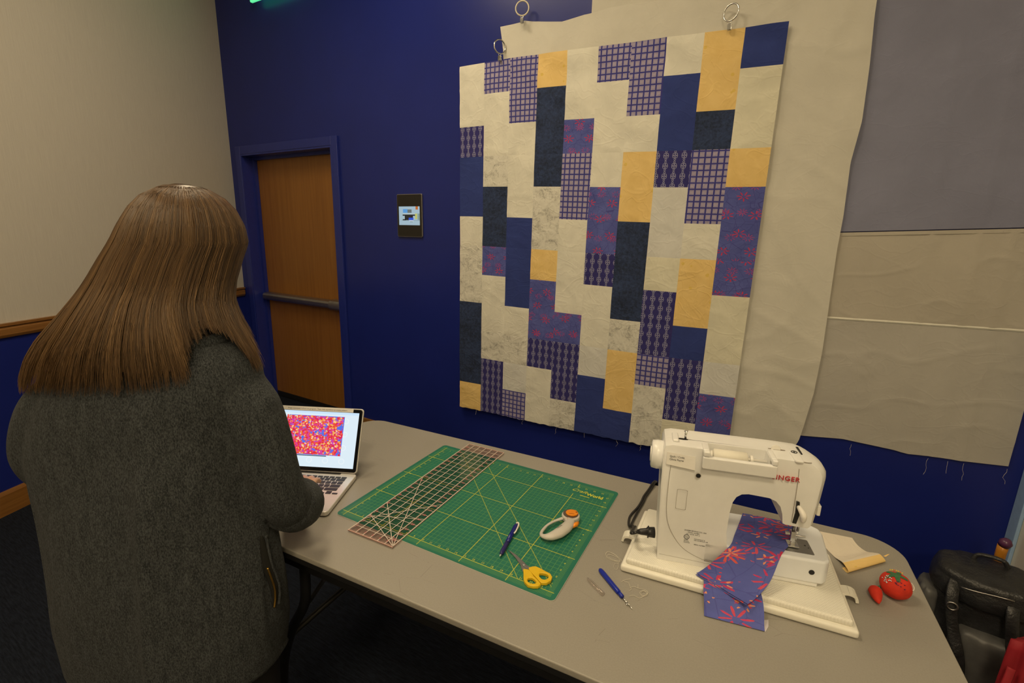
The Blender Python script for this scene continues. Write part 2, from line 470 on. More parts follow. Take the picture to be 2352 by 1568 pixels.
def fab_flower(name, k=1.0, vivid=1.0):
    m = Mat(name, (0.09, 0.11, 0.38), 0.85, spec=0.2)
    x, y, z = m.xyz('UV')
    n = m.noise(34 / k, 4, 0.7, kind='UV')
    out = m.mix(m.noise(8, 3, kind='UV').sstep(0.3, 0.7), (0.086, 0.102, 0.36), (0.115, 0.136, 0.44))
    edge = m.voronoi(24 / k, 'DISTANCE_TO_EDGE', kind='UV')
    out = m.mix(edge.lt(0.016) * (0.50 if vivid == 1 else 0.28), out, (0.050, 0.035, 0.20))
    def flower(sx, sy, ox, oy, np_, rad, c1, c2):
        nonlocal out
        row = (y / (sy * k) + oy).floor()
        px = (x / (sx * k) + ox + row * 0.5).fract() - 0.5; py = (y / (sy * k) + oy).fract() - 0.5
        px = px * sx * 0.82; py = py * sy * 1.2
        r = (px * px + py * py).sqrt(); th = py.atan2(px)
        pet = (th * np_ + (row * 1.7)).cos() * 0.5 + 0.5
        mk = r.lt(pet * pet * rad * (n * 1.1 + 0.42)) * r.gt(rad * 0.10)
        mk2 = mk * (r * (220.0) + n * 9).sin().gt(-0.35)
        out = m.mix(mk2, out, m.mix((n * 1.4 + r * 7 - 0.55).clamp(), c1, c2))
    flower(0.115, 0.080, 0.13, 0.2, 7, 0.029, (0.50, 0.030, 0.13), (0.62, 0.10, 0.09))
    flower(0.075, 0.110, 0.55, 0.62, 9, 0.021, (0.42, 0.05, 0.24), (0.58, 0.09, 0.13))
    if vivid > 1:
        flower(0.150, 0.125, 0.35, 0.75, 11, 0.040, (0.72, 0.13, 0.05), (0.60, 0.05, 0.22))
        flower(0.098, 0.060, 0.62, 0.45, 8, 0.026, (0.55, 0.04, 0.16), (0.70, 0.16, 0.10))
        flower(0.060, 0.070, 0.80, 0.10, 5, 0.013, (0.78, 0.30, 0.10), (0.62, 0.28, 0.40))
    m.base(out); weave(m); return m.m

FM = {'W': fab_plain('cream_cotton', (0.76, 0.745, 0.665)), 'C': fab_plain('pale_yellow_cotton', (0.74, 0.715, 0.58)), 'L': fab_plain('pale_grey_cotton', (0.68, 0.68, 0.66)),
      'M': fab_marble('marbled_cotton'), 'N': fab_navy('mottled_navy_cotton'), 'Y': fab_yellow('yellow_cotton'), 'G': fab_gingham('lavender_check_cotton'),
      'S': fab_stripe('indigo_motif_cotton'), 'B': fab_plain('royal_blue_cotton', (0.035, 0.055, 0.230), 0.08), 'R': fab_flower('blue_red_flower_cotton')}

# ------------------------------------------------------------------ patchwork quilt on the wall
CXc = [2.229664, 1.696676, 0.004405, -0.059862, -0.082941, -0.009186, 0.046654, -0.000756, 0.021574, 0.003675]
CZc = [2.433671, -0.003433, -1.900347, -0.052847, -0.109323, -0.174162, 0.067029, 0.101419, 0.058451, 0.038016]
def qnode(i, j):
    a, b = i / 10, j / 12
    B = (1, a, b, a * b, a * a, b * b, a * a * b, a * b * b, a ** 3, b ** 3)
    return sum(p * q for p, q in zip(CXc, B)), sum(p * q for p, q in zip(CZc, B))
def qdepth(x, z):
    """drape of the quilt off the wall"""
    d = 0.006 * nz(x * 2.1, z * 1.4, 3) + 0.0024 * nz(x * 6, z * 5, 9)
    d += 0.0024 * max(0, ridge(x * 4.2 + z * 2.0, z * 5.5 - x * 1.2, 5)) ** 3
    top = max(0, (z - 2.05) / 0.4)
    d += 0.006 * top * math.sin(34 * (z + 0.45 * x) + 3 * nz(x * 3, z * 3)) * (0.6 + nz(x * 4, z * 2, 8))
    return -0.040 - d
COLS = ['WWSBBWMMNNNY', 'GWWMNNRWWMSS', 'GGWWWBBBWMLG', 'YNNNMMYRRSWW', 'WWRGGWWWRSSM', 'GWWWRRSWWLBB', 'GGWYYNNNMYYB', 'WBBSLLCSSGMM', 'YYNGGWYYBSSC', 'BCCYRRRCCLRR']
quilt = thing('patchwork_quilt', 'pieced quilt top of cream, blue, yellow and printed rectangles hung on the blue wall', 'quilt', (3.05, 0, 0))
QO = Vector((3.05, 0, 0))
for ci, colr in enumerate(COLS):
    j = 0
    while j < 12:
        k = j + 1
        while k < 12 and colr[k] == colr[j] and k % 3 != 0: k += 1
        nu, nv = 14, 14 * (k - j)
        def pf(u, v, ci=ci, j=j, k=k):
            x, z = qnode(ci + u, j + (k - j) * v)
            if k == 12 and v > 0.999: z += 0.006 * nz(x * 30, 2)
            y = qdepth(x, z)
            e = min(u, 1 - u) * 0.166; f = min(v, 1 - v) * 0.17 * (k - j)
            y += 0.0006 * max(0, 1 - min(e, f) / 0.004)       # seams sink in
            return Vector((x, y, z)) - QO
        bm = NB(); sheet(bm, pf, nu, nv, lambda u, v, ci=ci, j=j, k=k: (qnode(ci + u, j)[0] + 0.013 * ((ci * 7 + j * 3) % 5), qnode(ci, j + (k - j) * v)[1] + 0.02 * ((ci * 5 + j) % 7)))
        obj('patch', bm, FM[colr[j]], quilt, smooth=True, solid=0.0012)
        j = k

# ------------------------------------------------------------------ cream batting sheets and grey backing behind the quilt
M['batting'] = fab_plain('cream_batting', (0.66, 0.64, 0.575), 0.05, 5, 0.25)
M['batting_dark'] = fab_plain('cream_muslin', (0.62, 0.60, 0.535), 0.05, 5, 0.25)
ztop = [(2.46, 2.60), (2.557, 2.600), (2.636, 2.602), (2.70, 2.588), (2.848, 2.562), (2.941, 2.569), (3.009, 2.571), (3.096, 2.577), (3.2, 2.573), (3.3, 2.566), (3.42, 2.561), (3.66, 2.548), (4.2, 2.50)]
xr = [(0.40, 4.02), (0.569, 4.115), (0.628, 4.137), (0.70, 4.146), (0.865, 4.163), (1.065, 4.168), (1.255, 4.164), (1.51, 4.158), (1.65, 4.160), (1.868, 4.153), (2.027, 4.167), (2.227, 4.161), (2.405, 4.149), (2.6, 4.146)]
xl = [(0.40, 2.60), (1.2, 2.56), (2.0, 2.53), (2.45, 2.505), (2.60, 2.476)]
def batt(u, v):
    z0 = 0.44 + (2.56 - 0.44) * v
    x = ints(z0, xl) * (1 - u) + ints(z0, xr) * u
    z = 0.44 + (ints(x, ztop) - 0.44) * v
    d = 0.007 * nz(x * 1.7, z * 1.2, 21) + 0.004 * nz(x * 5, z * 3.2, 4) + 0.004 * max(0, ridge(x * 3 - z * 2.2, z * 3 + x, 15)) ** 3
    t = max(0, (z - 2.0) / 0.6)
    d += 0.010 * t * nz(x * 4.5 + z * 2, z * 2.0 - x, 31)
    d += 0.008 * math.exp(-((x - 2.637 - 0.15 * (2.59 - z)) / 0.02) ** 2) * max(0, 1 - (2.6 - z) / 0.25)
    # creases in the lower right
    if x > 3.7: d += 0.006 * max(0, ridge(x * 3.4 + z * 3.0, z * 2.6, 44)) ** 4
    return (x - 3.3, -0.020 - d * 0.8, z)
bat = thing('batting_sheet', 'large cream batting cloth hanging between the quilt and the grey backing', 'cloth', (3.3, 0, 0))
bm = NB(); sheet(bm, batt, 110, 130, lambda u, v: (u * 1.65, v * 2.1)); obj('cloth_panel', bm, M['batting'], bat, smooth=True, solid=0.0015)
bat2 = thing('muslin_sheet', 'plain cream cloth edge showing above the batting sheet at the top of the wall', 'cloth', (3.55, 0, 0))
bm = NB(); sheet(bm, lambda u, v: (3.0 + u * 0.94 - 3.55, -0.009 - 0.0025 * nz(u * 4, v * 4, 2), 1.9 + v * (0.98 - 0.03 * u)), 30, 30, lambda u, v: (u * 1.1, v)); obj('cloth_panel', bm, M['batting_dark'], bat2, smooth=True, solid=0.001)

back = thing('quilt_backing', 'wide lavender grey and beige backing cloth in three pieces at the right of the wall', 'cloth', (4.4, 0, 0))
def bkd(x, z, k):
    d = 0.003 * nz(x * 2.4, z * 1.8, k) + 0.0016 * nz(x * 8, z * 5, k + 3) + 0.0022 * max(0, ridge(x * 4.5 + z * 1.5, z * 5.2 - x, k + 7)) ** 5
    for fx, w in ((4.41 + 0.06 * (2.3 - z), 0.006), (4.60 + 0.02 * (1.2 - z), 0.008), (4.70 - 0.01 * z, 0.012)):
        d += 0.0035 * math.exp(-((x - fx) / w) ** 2)
    d += 0.003 * math.exp(-((z - (2.10 + 0.15 * (x - 4.4))) / 0.006) ** 2) + 0.002 * math.exp(-((z - 1.66) / 0.004) ** 2)
    return -0.007 - d
FM['U'] = fab_plain('lavender_grey_cotton', (0.250, 0.260, 0.370), 0.06, 4, 0.30)
FM['V'] = fab_plain('beige_cotton', (0.50, 0.465, 0.405), 0.06, 4, 0.30)
FM['X'] = fab_plain('greige_cotton', (0.50, 0.48, 0.445), 0.06, 4, 0.30)
lowb = [(4.0, 0.63), (4.135, 0.644), (4.298, 0.667), (4.476, 0.662), (4.53, 0.656), (4.59, 0.664), (4.711, 0.672), (4.831, 0.685)]
def panel(zb, zt_, k, mat):
    def f(u, v):
        x = 3.95 + u * (4.832 - 3.95); a = zb(x); b = zt_(x); z = a + (b - a) * v
        return (x - 4.4, bkd(x, z, k), z)
    bm = NB(); sheet(bm, f, 70, 60, lambda u, v: (u * 0.9 + k, v * (zt_(4.4) - zb(4.4)))); obj('cloth_panel', bm, mat, back, smooth=True, solid=0.001)
seam1 = lambda x: 1.556 + (x - 4.16) * 0.046
seam2 = lambda x: 1.191 + (x - 4.166) * 0.028
panel(lambda x: seam1(x) + 0.004, lambda x: 2.95, 1, FM['U'])
panel(lambda x: seam2(x) + 0.012, lambda x: seam1(x) - 0.001, 2, FM['V'])
panel(lambda x: ints(x, lowb), lambda x: seam2(x), 3, FM['X'])
bm = NB(); sheet(bm, lambda u, v: (3.95 + u * 0.882 - 4.4, -0.010 + 0.003 * abs(v - 0.5) * 2 - 0.0015 * nz(u * 8, 1), seam2(3.95 + u * 0.882) + 0.001 + v * 0.011), 50, 4, lambda u, v: (u, v * 0.01)); obj('white_hem', bm, FM['W'], back, smooth=True, solid=0.001)
bm = NB(); sheet(bm, lambda u, v: (3.95 + u * 0.882 - 4.4, -0.009 - 0.001 * nz(u * 8, 1), seam1(3.95 + u * 0.882) - 0.014 + v * 0.014), 50, 2, lambda u, v: (u, v * 0.01)); obj('folded_hem', bm, FM['V'], back, smooth=True, solid=0.001)

# loose threads hanging from the raw lower edges
M['thread'] = plain('loose_thread', (0.55, 0.52, 0.48), 0.8)
def frays(parent, org, pts):
    bm = NB()
    for x, z, l in pts:
        p = [Vector((x + 0.012 * nz(k * 0.7, x * 9), -0.035 - 0.006 * k / 4, z - l * k / 5)) - Vector(org) for k in range(6)]
        tube(bm, p, 0.0006, 3)
    o = obj('fraying_threads', bm, M['thread'], parent); o['kind'] = 'stuff'
frays(back, (4.4, 0, 0), [(4.59, 0.664, 0.07), (4.65, 0.668, 0.05), (4.70, 0.672, 0.07), (4.82, 0.683, 0.06), (4.33, 0.66, 0.05)])
frays(quilt, QO, [(qnode(i, 12)[0], qnode(i, 12)[1] + 0.006, 0.03 + 0.03 * random.random()) for i in (0.8, 2.9, 4.3, 5.4, 6.6, 7.4, 8.3)])

# ------------------------------------------------------------------ clip rings
def clip_ring(label, x, z, R, mat, turn, cy=-0.055):
    t = thing('clip_ring', label, 'clip ring', (x, cy, z), 0, 'curtain clip rings holding the cloths')
    Mx = Matrix.Rotation(turn, 3, 'Z')
    bm = NB(); torus(bm, (0, 0, R + 0.028), R, R * 0.11, Mx); obj('ring', bm, mat, t, smooth=True)
    bm = NB(); torus(bm, (0, 0, 0.024), 0.006, 0.0015, Mx, 16, 6); obj('eyelet', bm, M['chrome'], t, smooth=True)
    bm = NB(); box(bm, -0.008, 0.008, -0.006, -0.003, -0.006, 0.018); box(bm, -0.008, 0.008, 0.003, 0.006, -0.006, 0.018); cyl(bm, (0, 0, 0.014), 0.004, 0.018, 'x', 10); obj('clip', bm, M['chrome'], t, bevel=0.001)
M['ring_cream'] = plain('cream_enamel', (0.72, 0.66, 0.52), 0.35)
clip_ring('cream clip ring holding the top left of the batting sheet', 2.637, 2.585, 0.034, M['ring_cream'], 0.35)
clip_ring('thin metal clip ring at the left top edge of the quilt', 2.505, 2.428, 0.034, M['chrome'], 1.05)
clip_ring('thin metal clip ring above the yellow top patch of the quilt', 3.645, 2.383, 0.032, M['chrome'], -0.35, -0.06)

# ------------------------------------------------------------------ tablet on the wall
tb = thing('wall_tablet', 'black tablet mounted on the blue wall right of the door', 'tablet', (1.803, -0.001, 1.618), 0.0)
bm = NB(); prism(bm, rrect(-0.107, 0.107, -0.136, 0.136, 0.008), 0, 0.012, lambda a, b, h: (a, -h, b)); obj('case', bm, plain('grey_rim', (0.30, 0.28, 0.27), 0.35, 0.7), tb, bevel=0.002)
bm = NB(); prism(bm, rrect(-0.103, 0.103, -0.132, 0.132, 0.006), 0.012, 0.0135, lambda a, b, h: (a, -h, b)); obj('glass', bm, plain('black_glass', (0.015, 0.013, 0.010), 0.12), tb)
scr = bpy.data.meshes.new('screen_picture')
cols = {'bg': (0.42, 0.58, 0.68), 'mon': (0.12, 0.38, 0.80), 'gr': (0.16, 0.19, 0.19), 'bar': (0.55, 0.66, 0.68), 'dk': (0.014, 0.014, 0.018), 'bl': (0.02, 0.09, 0.72), 'wh': (0.65, 0.75, 0.82), 'or': (0.62, 0.16, 0.02), 'ye': (0.62, 0.62, 0.16), 'sh': (0.28, 0.40, 0.44), 'gn': (0.26, 0.38, 0.34)}
bm = NB(); names = list(cols)
def pq(x0, x1, z0, z1, c, h):
    X = lambda t: -0.089 + 0.178 * t; Z = lambda t: -0.060 + 0.118 * t
    f = bm.faces.new([bm.verts.new((X(a), -h, Z(b))) for a, b in ((x0, z0), (x1, z0), (x1, z1), (x0, z1))]); f.material_index = names.index(c)
pq(0, 1, 0, 1, 'bg', 0.0137); pq(0.2, 0.42, 0.66, 0.86, 'mon', 0.0139); pq(0.42, 0.62, 0.66, 0.84, 'gr', 0.0139); pq(0.19, 0.78, 0.58, 0.63, 'bar', 0.0140)
pq(0.18, 0.78, 0.5, 0.57, 'dk', 0.0139); pq(0.28, 0.68, 0.27, 0.5, 'dk', 0.0139); pq(0.18, 0.34, 0.26, 0.32, 'dk', 0.0139); pq(0.47, 0.70, 0.27, 0.40, 'bl', 0.0141); pq(0.49, 0.70, 0.21, 0.27, 'wh', 0.0141)
pq(0.81, 0.92, 0.83, 1.0, 'or', 0.0139); pq(0.78, 0.88, 0.32, 0.62, 'ye', 0.0139); pq(0.90, 1.0, 0.28, 0.62, 'gn', 0.0139); pq(0.12, 1.0, 0.24, 0.265, 'sh', 0.0138); pq(0.53, 0.66, 0.15, 0.20, 'sh', 0.0139)
obj('screen_picture', bm, [Mat('screen_' + k, (0.01, 0.01, 0.01), 0.2).emit(v, 0.8).m for k, v in cols.items()], tb)

# ------------------------------------------------------------------ exit sign high on the blue wall
ex = thing('exit_sign', 'green lit edge of a sign plate high on the blue wall above the door', 'sign', (0.62, 0, 3.1))
bm = NB(); box(bm, -0.20, 0.20, -0.035, 0, 0.21, 0.26); obj('housing', bm, M['black_plastic'], ex, bevel=0.004)
bm = NB(); prism(bm, rrect(-0.244, 0.22, 0.0, 0.215, 0.012), 0.045, 0.058, lambda a, b, h: (a, -h, b)); obj('lit_plate', bm, Mat('green_acrylic', (0.25, 0.8, 0.5), 0.2).emit((0.10, 0.85, 0.36), 0.9).m, ex)
bm = NB(); box(bm, -0.05, 0.05, -0.05, -0.03, 0.205, 0.24); obj('bracket', bm, M['black_plastic'], ex)

# ------------------------------------------------------------------ folding table
ZT = 0.7333
TA = 0.078
TO = Vector((2.577, -1.077, 0))
tt = Mat('grey_laminate', (0.36, 0.335, 0.30), 0.42)
sc_ = tt.voronoi(7, 'DISTANCE_TO_EDGE', st=(1, 2.2, 1)); sn = tt.noise(9, 5); fine = tt.noise(300, 2)
sw = tt.noise(2.5, 3)
base_ = tt.mix((fine * 0.5 + sw * 0.5).sstep(0.3, 0.7), (0.290, 0.272, 0.240), (0.326, 0.307, 0.272))
tt.base(tt.mix(sc_.lt(0.004) * sn.gt(0.60) * 0.45, base_, (0.16, 0.14, 0.12))); tt.bump(fine, 0.06, 0.0005)
table = thing('folding_table', 'long grey folding table with rounded corners and black edge in front of the quilt', 'table', TO, TA)
bm = NB(); prism(bm, rrect(-0.055, 1.778, -0.769, 0.0, 0.085, 10), ZT - 0.016, ZT); obj('tabletop', bm, tt.m, table, bevel=0.003)
bm = NB(); prism(bm, rrect(-0.052, 1.775, -0.766, -0.003, 0.083, 10), ZT - 0.034, ZT - 0.0161); obj('edge_band', bm, M['black_plastic'], table, bevel=0.003)
bm = NB()
for y0, y1 in ((-0.735, -0.715), (-0.055, -0.035)): box(bm, 0.08, 1.64, y0, y1, ZT - 0.085, ZT - 0.0342)
box(bm, 0.08, 0.1, -0.714, -0.056, ZT - 0.085, ZT - 0.0342); box(bm, 1.62, 1.64, -0.714, -0.056, ZT - 0.085, ZT - 0.0342)
obj('apron_frame', bm, M['dark_metal'], table)
for sgn, s0 in ((1, 0.33), (-1, 1.39)):
    for y in (-0.70, -0.07):
        pts = smooth_path([(s0, y, ZT - 0.05), (s0, y, 0.60), (s0 - sgn * 0.012, y, 0.50), (s0 - sgn * 0.075, y, 0.384), (s0 - sgn * 0.122, y, 0.254), (s0 - sgn * 0.140, y, 0.12), (s0 - sgn * 0.142, y, 0.012)], 6)
        bm = NB(); tube(bm, pts, 0.014, 12)
        lg = obj('leg', bm, M['dark_metal'], table, smooth=True)
        bm = NB(); cyl(bm, (s0 - sgn * 0.142, y, 0.0075), 0.018, 0.014, seg=16); obj('foot_cap', bm, M['black_plastic'], lg, bevel=0.002)
        bm = NB(); box(bm, s0 - 0.028, s0 + 0.028, y - 0.02, y + 0.02, ZT - 0.075, ZT - 0.035); obj('leg_bracket', bm, M['dark_metal'], lg, bevel=0.002)
    bm = NB(); tube(bm, [(s0 - sgn * 0.085, -0.70, 0.36), (s0 - sgn * 0.085, -0.07, 0.36)], 0.009, 10); obj('cross_bar', bm, M['dark_metal'], table, smooth=True)
    for ya, yb in ((-0.69, -0.66), (-0.08, -0.11)):
        bm = NB(); tube(bm, [(s0 - sgn * 0.005, ya, 0.50), (s0 + sgn * 0.10, yb, ZT - 0.06)], 0.006, 8); obj('folding_brace', bm, M['steel'], table, smooth=True)

# ------------------------------------------------------------------ laptop
LAP = 0.4556
lap = thing('laptop', 'silver laptop open to a red and orange pattern in front of the standing person', 'laptop', (2.780, -1.643, ZT), LAP)
M['alu'] = plain('silver_aluminium', (0.72, 0.70, 0.68), 0.32, 0.35, amt=0.02)
bm = NB(); prism(bm, rrect(-0.157, 0.157, -0.1095, 0.1095, 0.012), 0.002, 0.016); lb = obj('base', bm, M['alu'], lap, bevel=0.003)
for x in (-0.13, 0.13):
    for y in (-0.09, 0.09): bm = NB(); cyl(bm, (x, y, 0.0012), 0.006, 0.0024, seg=12); obj('rubber_foot', bm, M['black_plastic'], lb)
bm = NB(); box(bm, -0.105, 0.105, 0.098, 0.1095, 0.0155, 0.0175); obj('hinge', bm, M['black_plastic'], lap, bevel=0.001)
M['key'] = plain('black_key', (0.012, 0.012, 0.014), 0.45)
rows = [(0.0795, 0.0085, [0.0182] * 14), (0.0655, 0.0150, [0.0186] * 13 + [0.0300]), (0.0468, 0.0150, [0.0290] + [0.0186] * 13), (0.0281, 0.0150, [0.0332] + [0.0186] * 11 + [0.0332]),
        (0.0094, 0.0150, [0.0425] + [0.0186] * 10 + [0.0425]), (-0.0093, 0.0150, [0.0186, 0.0186, 0.0186, 0.0232, 0.0945, 0.0232, 0.0186])]
kcache = {}
def key(x, y, w, d):
    kk = (round(w, 4), round(d, 4))
    if kk not in kcache:
        b = NB(); prism(b, rrect(-w / 2, w / 2, -d / 2, d / 2, 0.0018, 2), 0, 0.0009)
        me = bpy.data.meshes.new('key'); bmesh.ops.recalc_face_normals(b, faces=b.faces); b.to_mesh(me); b.free(); me.materials.append(M['key']); kcache[kk] = me
    o = bpy.data.objects.new('key', kcache[kk]); o.location = (x, y, 0.0161); link(o, lb)
for y, d, ws in rows:
    tot = sum(ws); x = -0.1355; sc = (0.271 if len(ws) > 7 else 0.2145) / tot
    for w in ws: w *= sc; key(x + w / 2, y, w - 0.0028, d); x += w
for k in range(3): key(0.1045 + 0.0205 * (k - 0.0) - 0.009, -0.0135, 0.0165, 0.0070)
key(0.116, -0.0055, 0.0165, 0.0070)
bm = NB(); prism(bm, rrect(-0.052, 0.052, -0.098, -0.026, 0.004, 3), 0.0161, 0.0164); obj('trackpad', bm, plain('trackpad', (0.66, 0.64, 0.62), 0.28, 0.2), lap)
TH = math.radians(115)
LM = Matrix.Translation((0, 0.103, 0.0165)) @ Matrix.Rotation(PI - TH, 4, 'X')   # lid: y up the lid, z towards the back
# front of the lid looks along -z of this frame after the turn
LMf = Matrix.Translation((0, 0.1035, 0.0170)) @ Matrix(((1, 0, 0, 0), (0, -math.cos(TH), -math.sin(TH), 0), (0, math.sin(TH), -math.cos(TH), 0), (0, 0, 0, 1)))
def lid(bm):
    for v in bm.verts: v.co = LMf @ v.co
    return bm
bm = NB(); prism(bm, rrect(-0.157, 0.157, 0.002, 0.210, 0.010), -0.006, 0.0); ld_ = obj('lid', lid(bm), M['alu'], lap, bevel=0.0015)
bm = NB(); prism(bm, rrect(-0.1535, 0.1535, 0.005, 0.2065, 0.008), 0.0, 0.0006); obj('bezel', lid(bm), plain('laptop_black_glass', (0.008, 0.008, 0.009), 0.15), ld_)
sm = Mat('laptop_screen', (0.01, 0.01, 0.01), 0.2)
x, y, z = sm.xyz('UV')
v1 = sm.voronoi(56, out='Color', kind='UV', st=(1, 0.75, 1)); v2 = sm.voronoi(38, out='Color', kind='UV', st=(1.0, 0.6, 1))
sep = sm.nt.nodes.new('ShaderNodeSeparateColor'); sm.nt.links.new(v1.s, sep.inputs[0]); a_ = NX(sm.nt, sep.outputs[0])
sep2 = sm.nt.nodes.new('ShaderNodeSeparateColor'); sm.nt.links.new(v2.s, sep2.inputs[0]); b_ = NX(sm.nt, sep2.outputs[1])
bp = sm.noise(9, 3, kind='UV')
pat = sm.ramp(a_, [(0.0, (0.72, 0.02, 0.05)), (0.22, (0.70, 0.05, 0.30)), (0.40, (0.85, 0.10, 0.03)), (0.55, (0.90, 0.42, 0.10)), (0.68, (0.80, 0.05, 0.12)), (0.80, (0.95, 0.62, 0.35)), (0.90, (0.55, 0.06, 0.50)), (1.0, (0.95, 0.80, 0.70))])
pat.s.node.color_ramp.interpolation = 'CONSTANT'
pat = sm.mix((bp + b_ * 0.16).gt(0.70), pat, (0.08, 0.17, 0.78))
cx_, cy_ = (x - 0.49).abs(), (y - 0.565).abs()
inp = cx_.lt(0.345) * cy_.lt(0.355)
rim = (cx_ / 0.345).max(cy_ / 0.355).gt(0.97) * (bp.gt(0.45))
pat = sm.mix(rim, pat, (0.08, 0.17, 0.78))
bgc = sm.mix(y.gt(0.955), (0.72, 0.84, 0.92), (0.60, 0.78, 0.95))
fr = (x / 0.19).fract() - 0.5; fy_ = (y / 0.24).fract() - 0.5
rr = ((fr * fr) * 0.0361 + (fy_ * fy_) * 0.026).sqrt()
bgc = sm.mix(((rr - 0.030).abs()).lt(0.004) * y.lt(0.95) * 0.6, bgc, (0.90, 0.94, 0.96))
bar_ = (x - 0.37).abs().lt(0.30) * (y - 0.198).abs().lt(0.007)
scr_c = sm.mix(inp, bgc, pat); scr_c = sm.mix(bar_, scr_c, (0.004, 0.006, 0.06))
sm.emit(scr_c, 1.0)
bm = NB(); sheet(bm, lambda u, v: LMf @ Vector((-0.143 + 0.286 * u, 0.0165 + 0.179 * v, 0.0008)), 1, 1); obj('screen', bm, sm.m, ld_)
M['paper'] = plain('paper_label', (0.84, 0.82, 0.78), 0.8, amt=0.02)
M['ink'] = plain('black_ink', (0.02, 0.02, 0.022), 0.7)
bm = NB(); prism(bm, [(-0.122, 0.1965), (0.122, 0.1965), (0.122, 0.2085), (-0.122, 0.2085)], 0.0008, 0.0010); ps = obj('paper_strip', lid(bm), M['paper'], ld_)
text('lettering', 'Press command + R to run program. Then click anywhere to create pattern.', 0.0064, LMf @ Matrix.Translation((0, 0.2006, 0.0011)), M['ink'], ps, 0.00005, align='CENTER', sx=1.03)

# ------------------------------------------------------------------ cutting mat
MA = 0.0361
MO = Vector((2.9758, -1.6488, ZT))
ML, MS, GU, G0 = 0.6713, 0.5207, 0.0262, 0.0235
mm_ = Mat('green_cutting_mat', (0.02, 0.16, 0.085), 0.5)
x, y, z = mm_.xyz('Object')
gx = (x - G0) / GU; gy = (y - G0) / GU
inn = gx.gt(-0.02) * gx.lt(23.9) * gy.gt(-0.02) * gy.lt(17.9)
half = ((gx * 2 + 0.5).fract() - 0.5).abs().lt(0.045).max(((gy * 2 + 0.5).fract() - 0.5).abs().lt(0.045))
def ln(d, w): return d.abs().lt(w)
maj = (((gx / 5 + 0.5).fract() - 0.5).abs().lt(0.0075) * gy.gt(-0.7) * gy.lt(18.4)).max(((gy / 5 + 0.5).fract() - 0.5).abs().lt(0.0075) * gx.gt(-0.7) * gx.lt(24.4))
maj = maj * gx.gt(-0.8) * gx.lt(24.6) * gy.gt(-0.75) * gy.lt(18.5)
dg = ln(gx + gy - 20.9, 0.05).max(ln(gx * 0.866 + gy * 0.866 - 21.2, 0.045)) * inn
tick = (((gx * 8 + 0.5).fract() - 0.5).abs().lt(0.14) * ((gy + 0.30).abs().lt(0.30)).max((gy - 18.15).abs().lt(0.25))).max(((gy * 8 + 0.5).fract() - 0.5).abs().lt(0.14) * ((gx + 0.30).abs().lt(0.28)).max((gx - 24.1).abs().lt(0.28)))
tick = tick * gx.gt(-0.5) * gx.lt(24.3) * gy.gt(-0.6) * gy.lt(18.4)
logo = gx.gt(19.3) * gy.gt(16.0) * gy.lt(17.6)
nn = mm_.noise(40, 3); nn2 = mm_.noise(3, 3)
gc = mm_.mix((nn * 0.4 + nn2 * 0.6).sstep(0.3, 0.7), (0.010, 0.140, 0.092), (0.014, 0.165, 0.108))
gc = mm_.mix(inn * half * (logo * -1 + 1) * 0.5, gc, (0.15, 0.38, 0.09)); gc = mm_.mix(tick * 0.5, gc, (0.20, 0.42, 0.07))
gc = mm_.mix((maj * (logo * -1 + 1)).max(dg * 0.7) * 0.85, gc, (0.50, 0.52, 0.04))
mm_.base(gc)
mat_t = thing('cutting_mat', 'green gridded cutting mat lying in the middle of the table', 'cutting mat', MO, MA)
bm = NB(); prism(bm, rrect(0, ML, 0, MS, 0.012), 0.0004, 0.003); obj('mat_sheet', bm, mm_.m, mat_t)
bm = NB(); prism(bm, rrect(-0.0007, ML + 0.0007, -0.0007, MS + 0.0007, 0.0125), 0.0001, 0.0022); obj('grey_underside', bm, plain('mat_underside', (0.5, 0.5, 0.46), 0.7), mat_t)
M['yprint'] = plain('yellow_print', (0.62, 0.60, 0.035), 0.6)
M['gprint'] = plain('green_print', (0.30, 0.45, 0.06), 0.6)
ZM = 0.00305
text('lettering', 'Craft', 0.022, Matrix.Translation((0.534, 0.4600, ZM)), M['yprint'], mat_t, 0.00003, 0.45, fit=0.050)
text('lettering', 'World', 0.021, Matrix.Translation((0.586, 0.4540, ZM)), M['yprint'], mat_t, 0.00003, fit=0.052, bold=0.0006)
bm = NB(); box(bm, 0.569, 0.600, 0.4428, 0.4455, ZM, ZM + 0.0001); obj('logo_underline', bm, M['yprint'], mat_t)
for i in range(1, 24):
    text('numeral', str(i), 0.0085, Matrix.Translation((G0 + GU * i - 0.002, G0 + 0.003, ZM)), M['yprint'], mat_t, 0.00002)
    text('numeral', str(i), 0.0085, Matrix.Translation((G0 + GU * i - 0.002, G0 + GU * 18 - 0.010, ZM)), M['yprint'], mat_t, 0.00002)
for i in range(1, 18):
    text('numeral', str(i), 0.0085, Matrix.Translation((G0 + 0.003, G0 + GU * i - 0.003, ZM)), M['yprint'], mat_t, 0.00002)
    text('numeral', str(i), 0.0085, Matrix.Translation((G0 + GU * 23.7, G0 + GU * i - 0.003, ZM)), M['yprint'], mat_t, 0.00002)

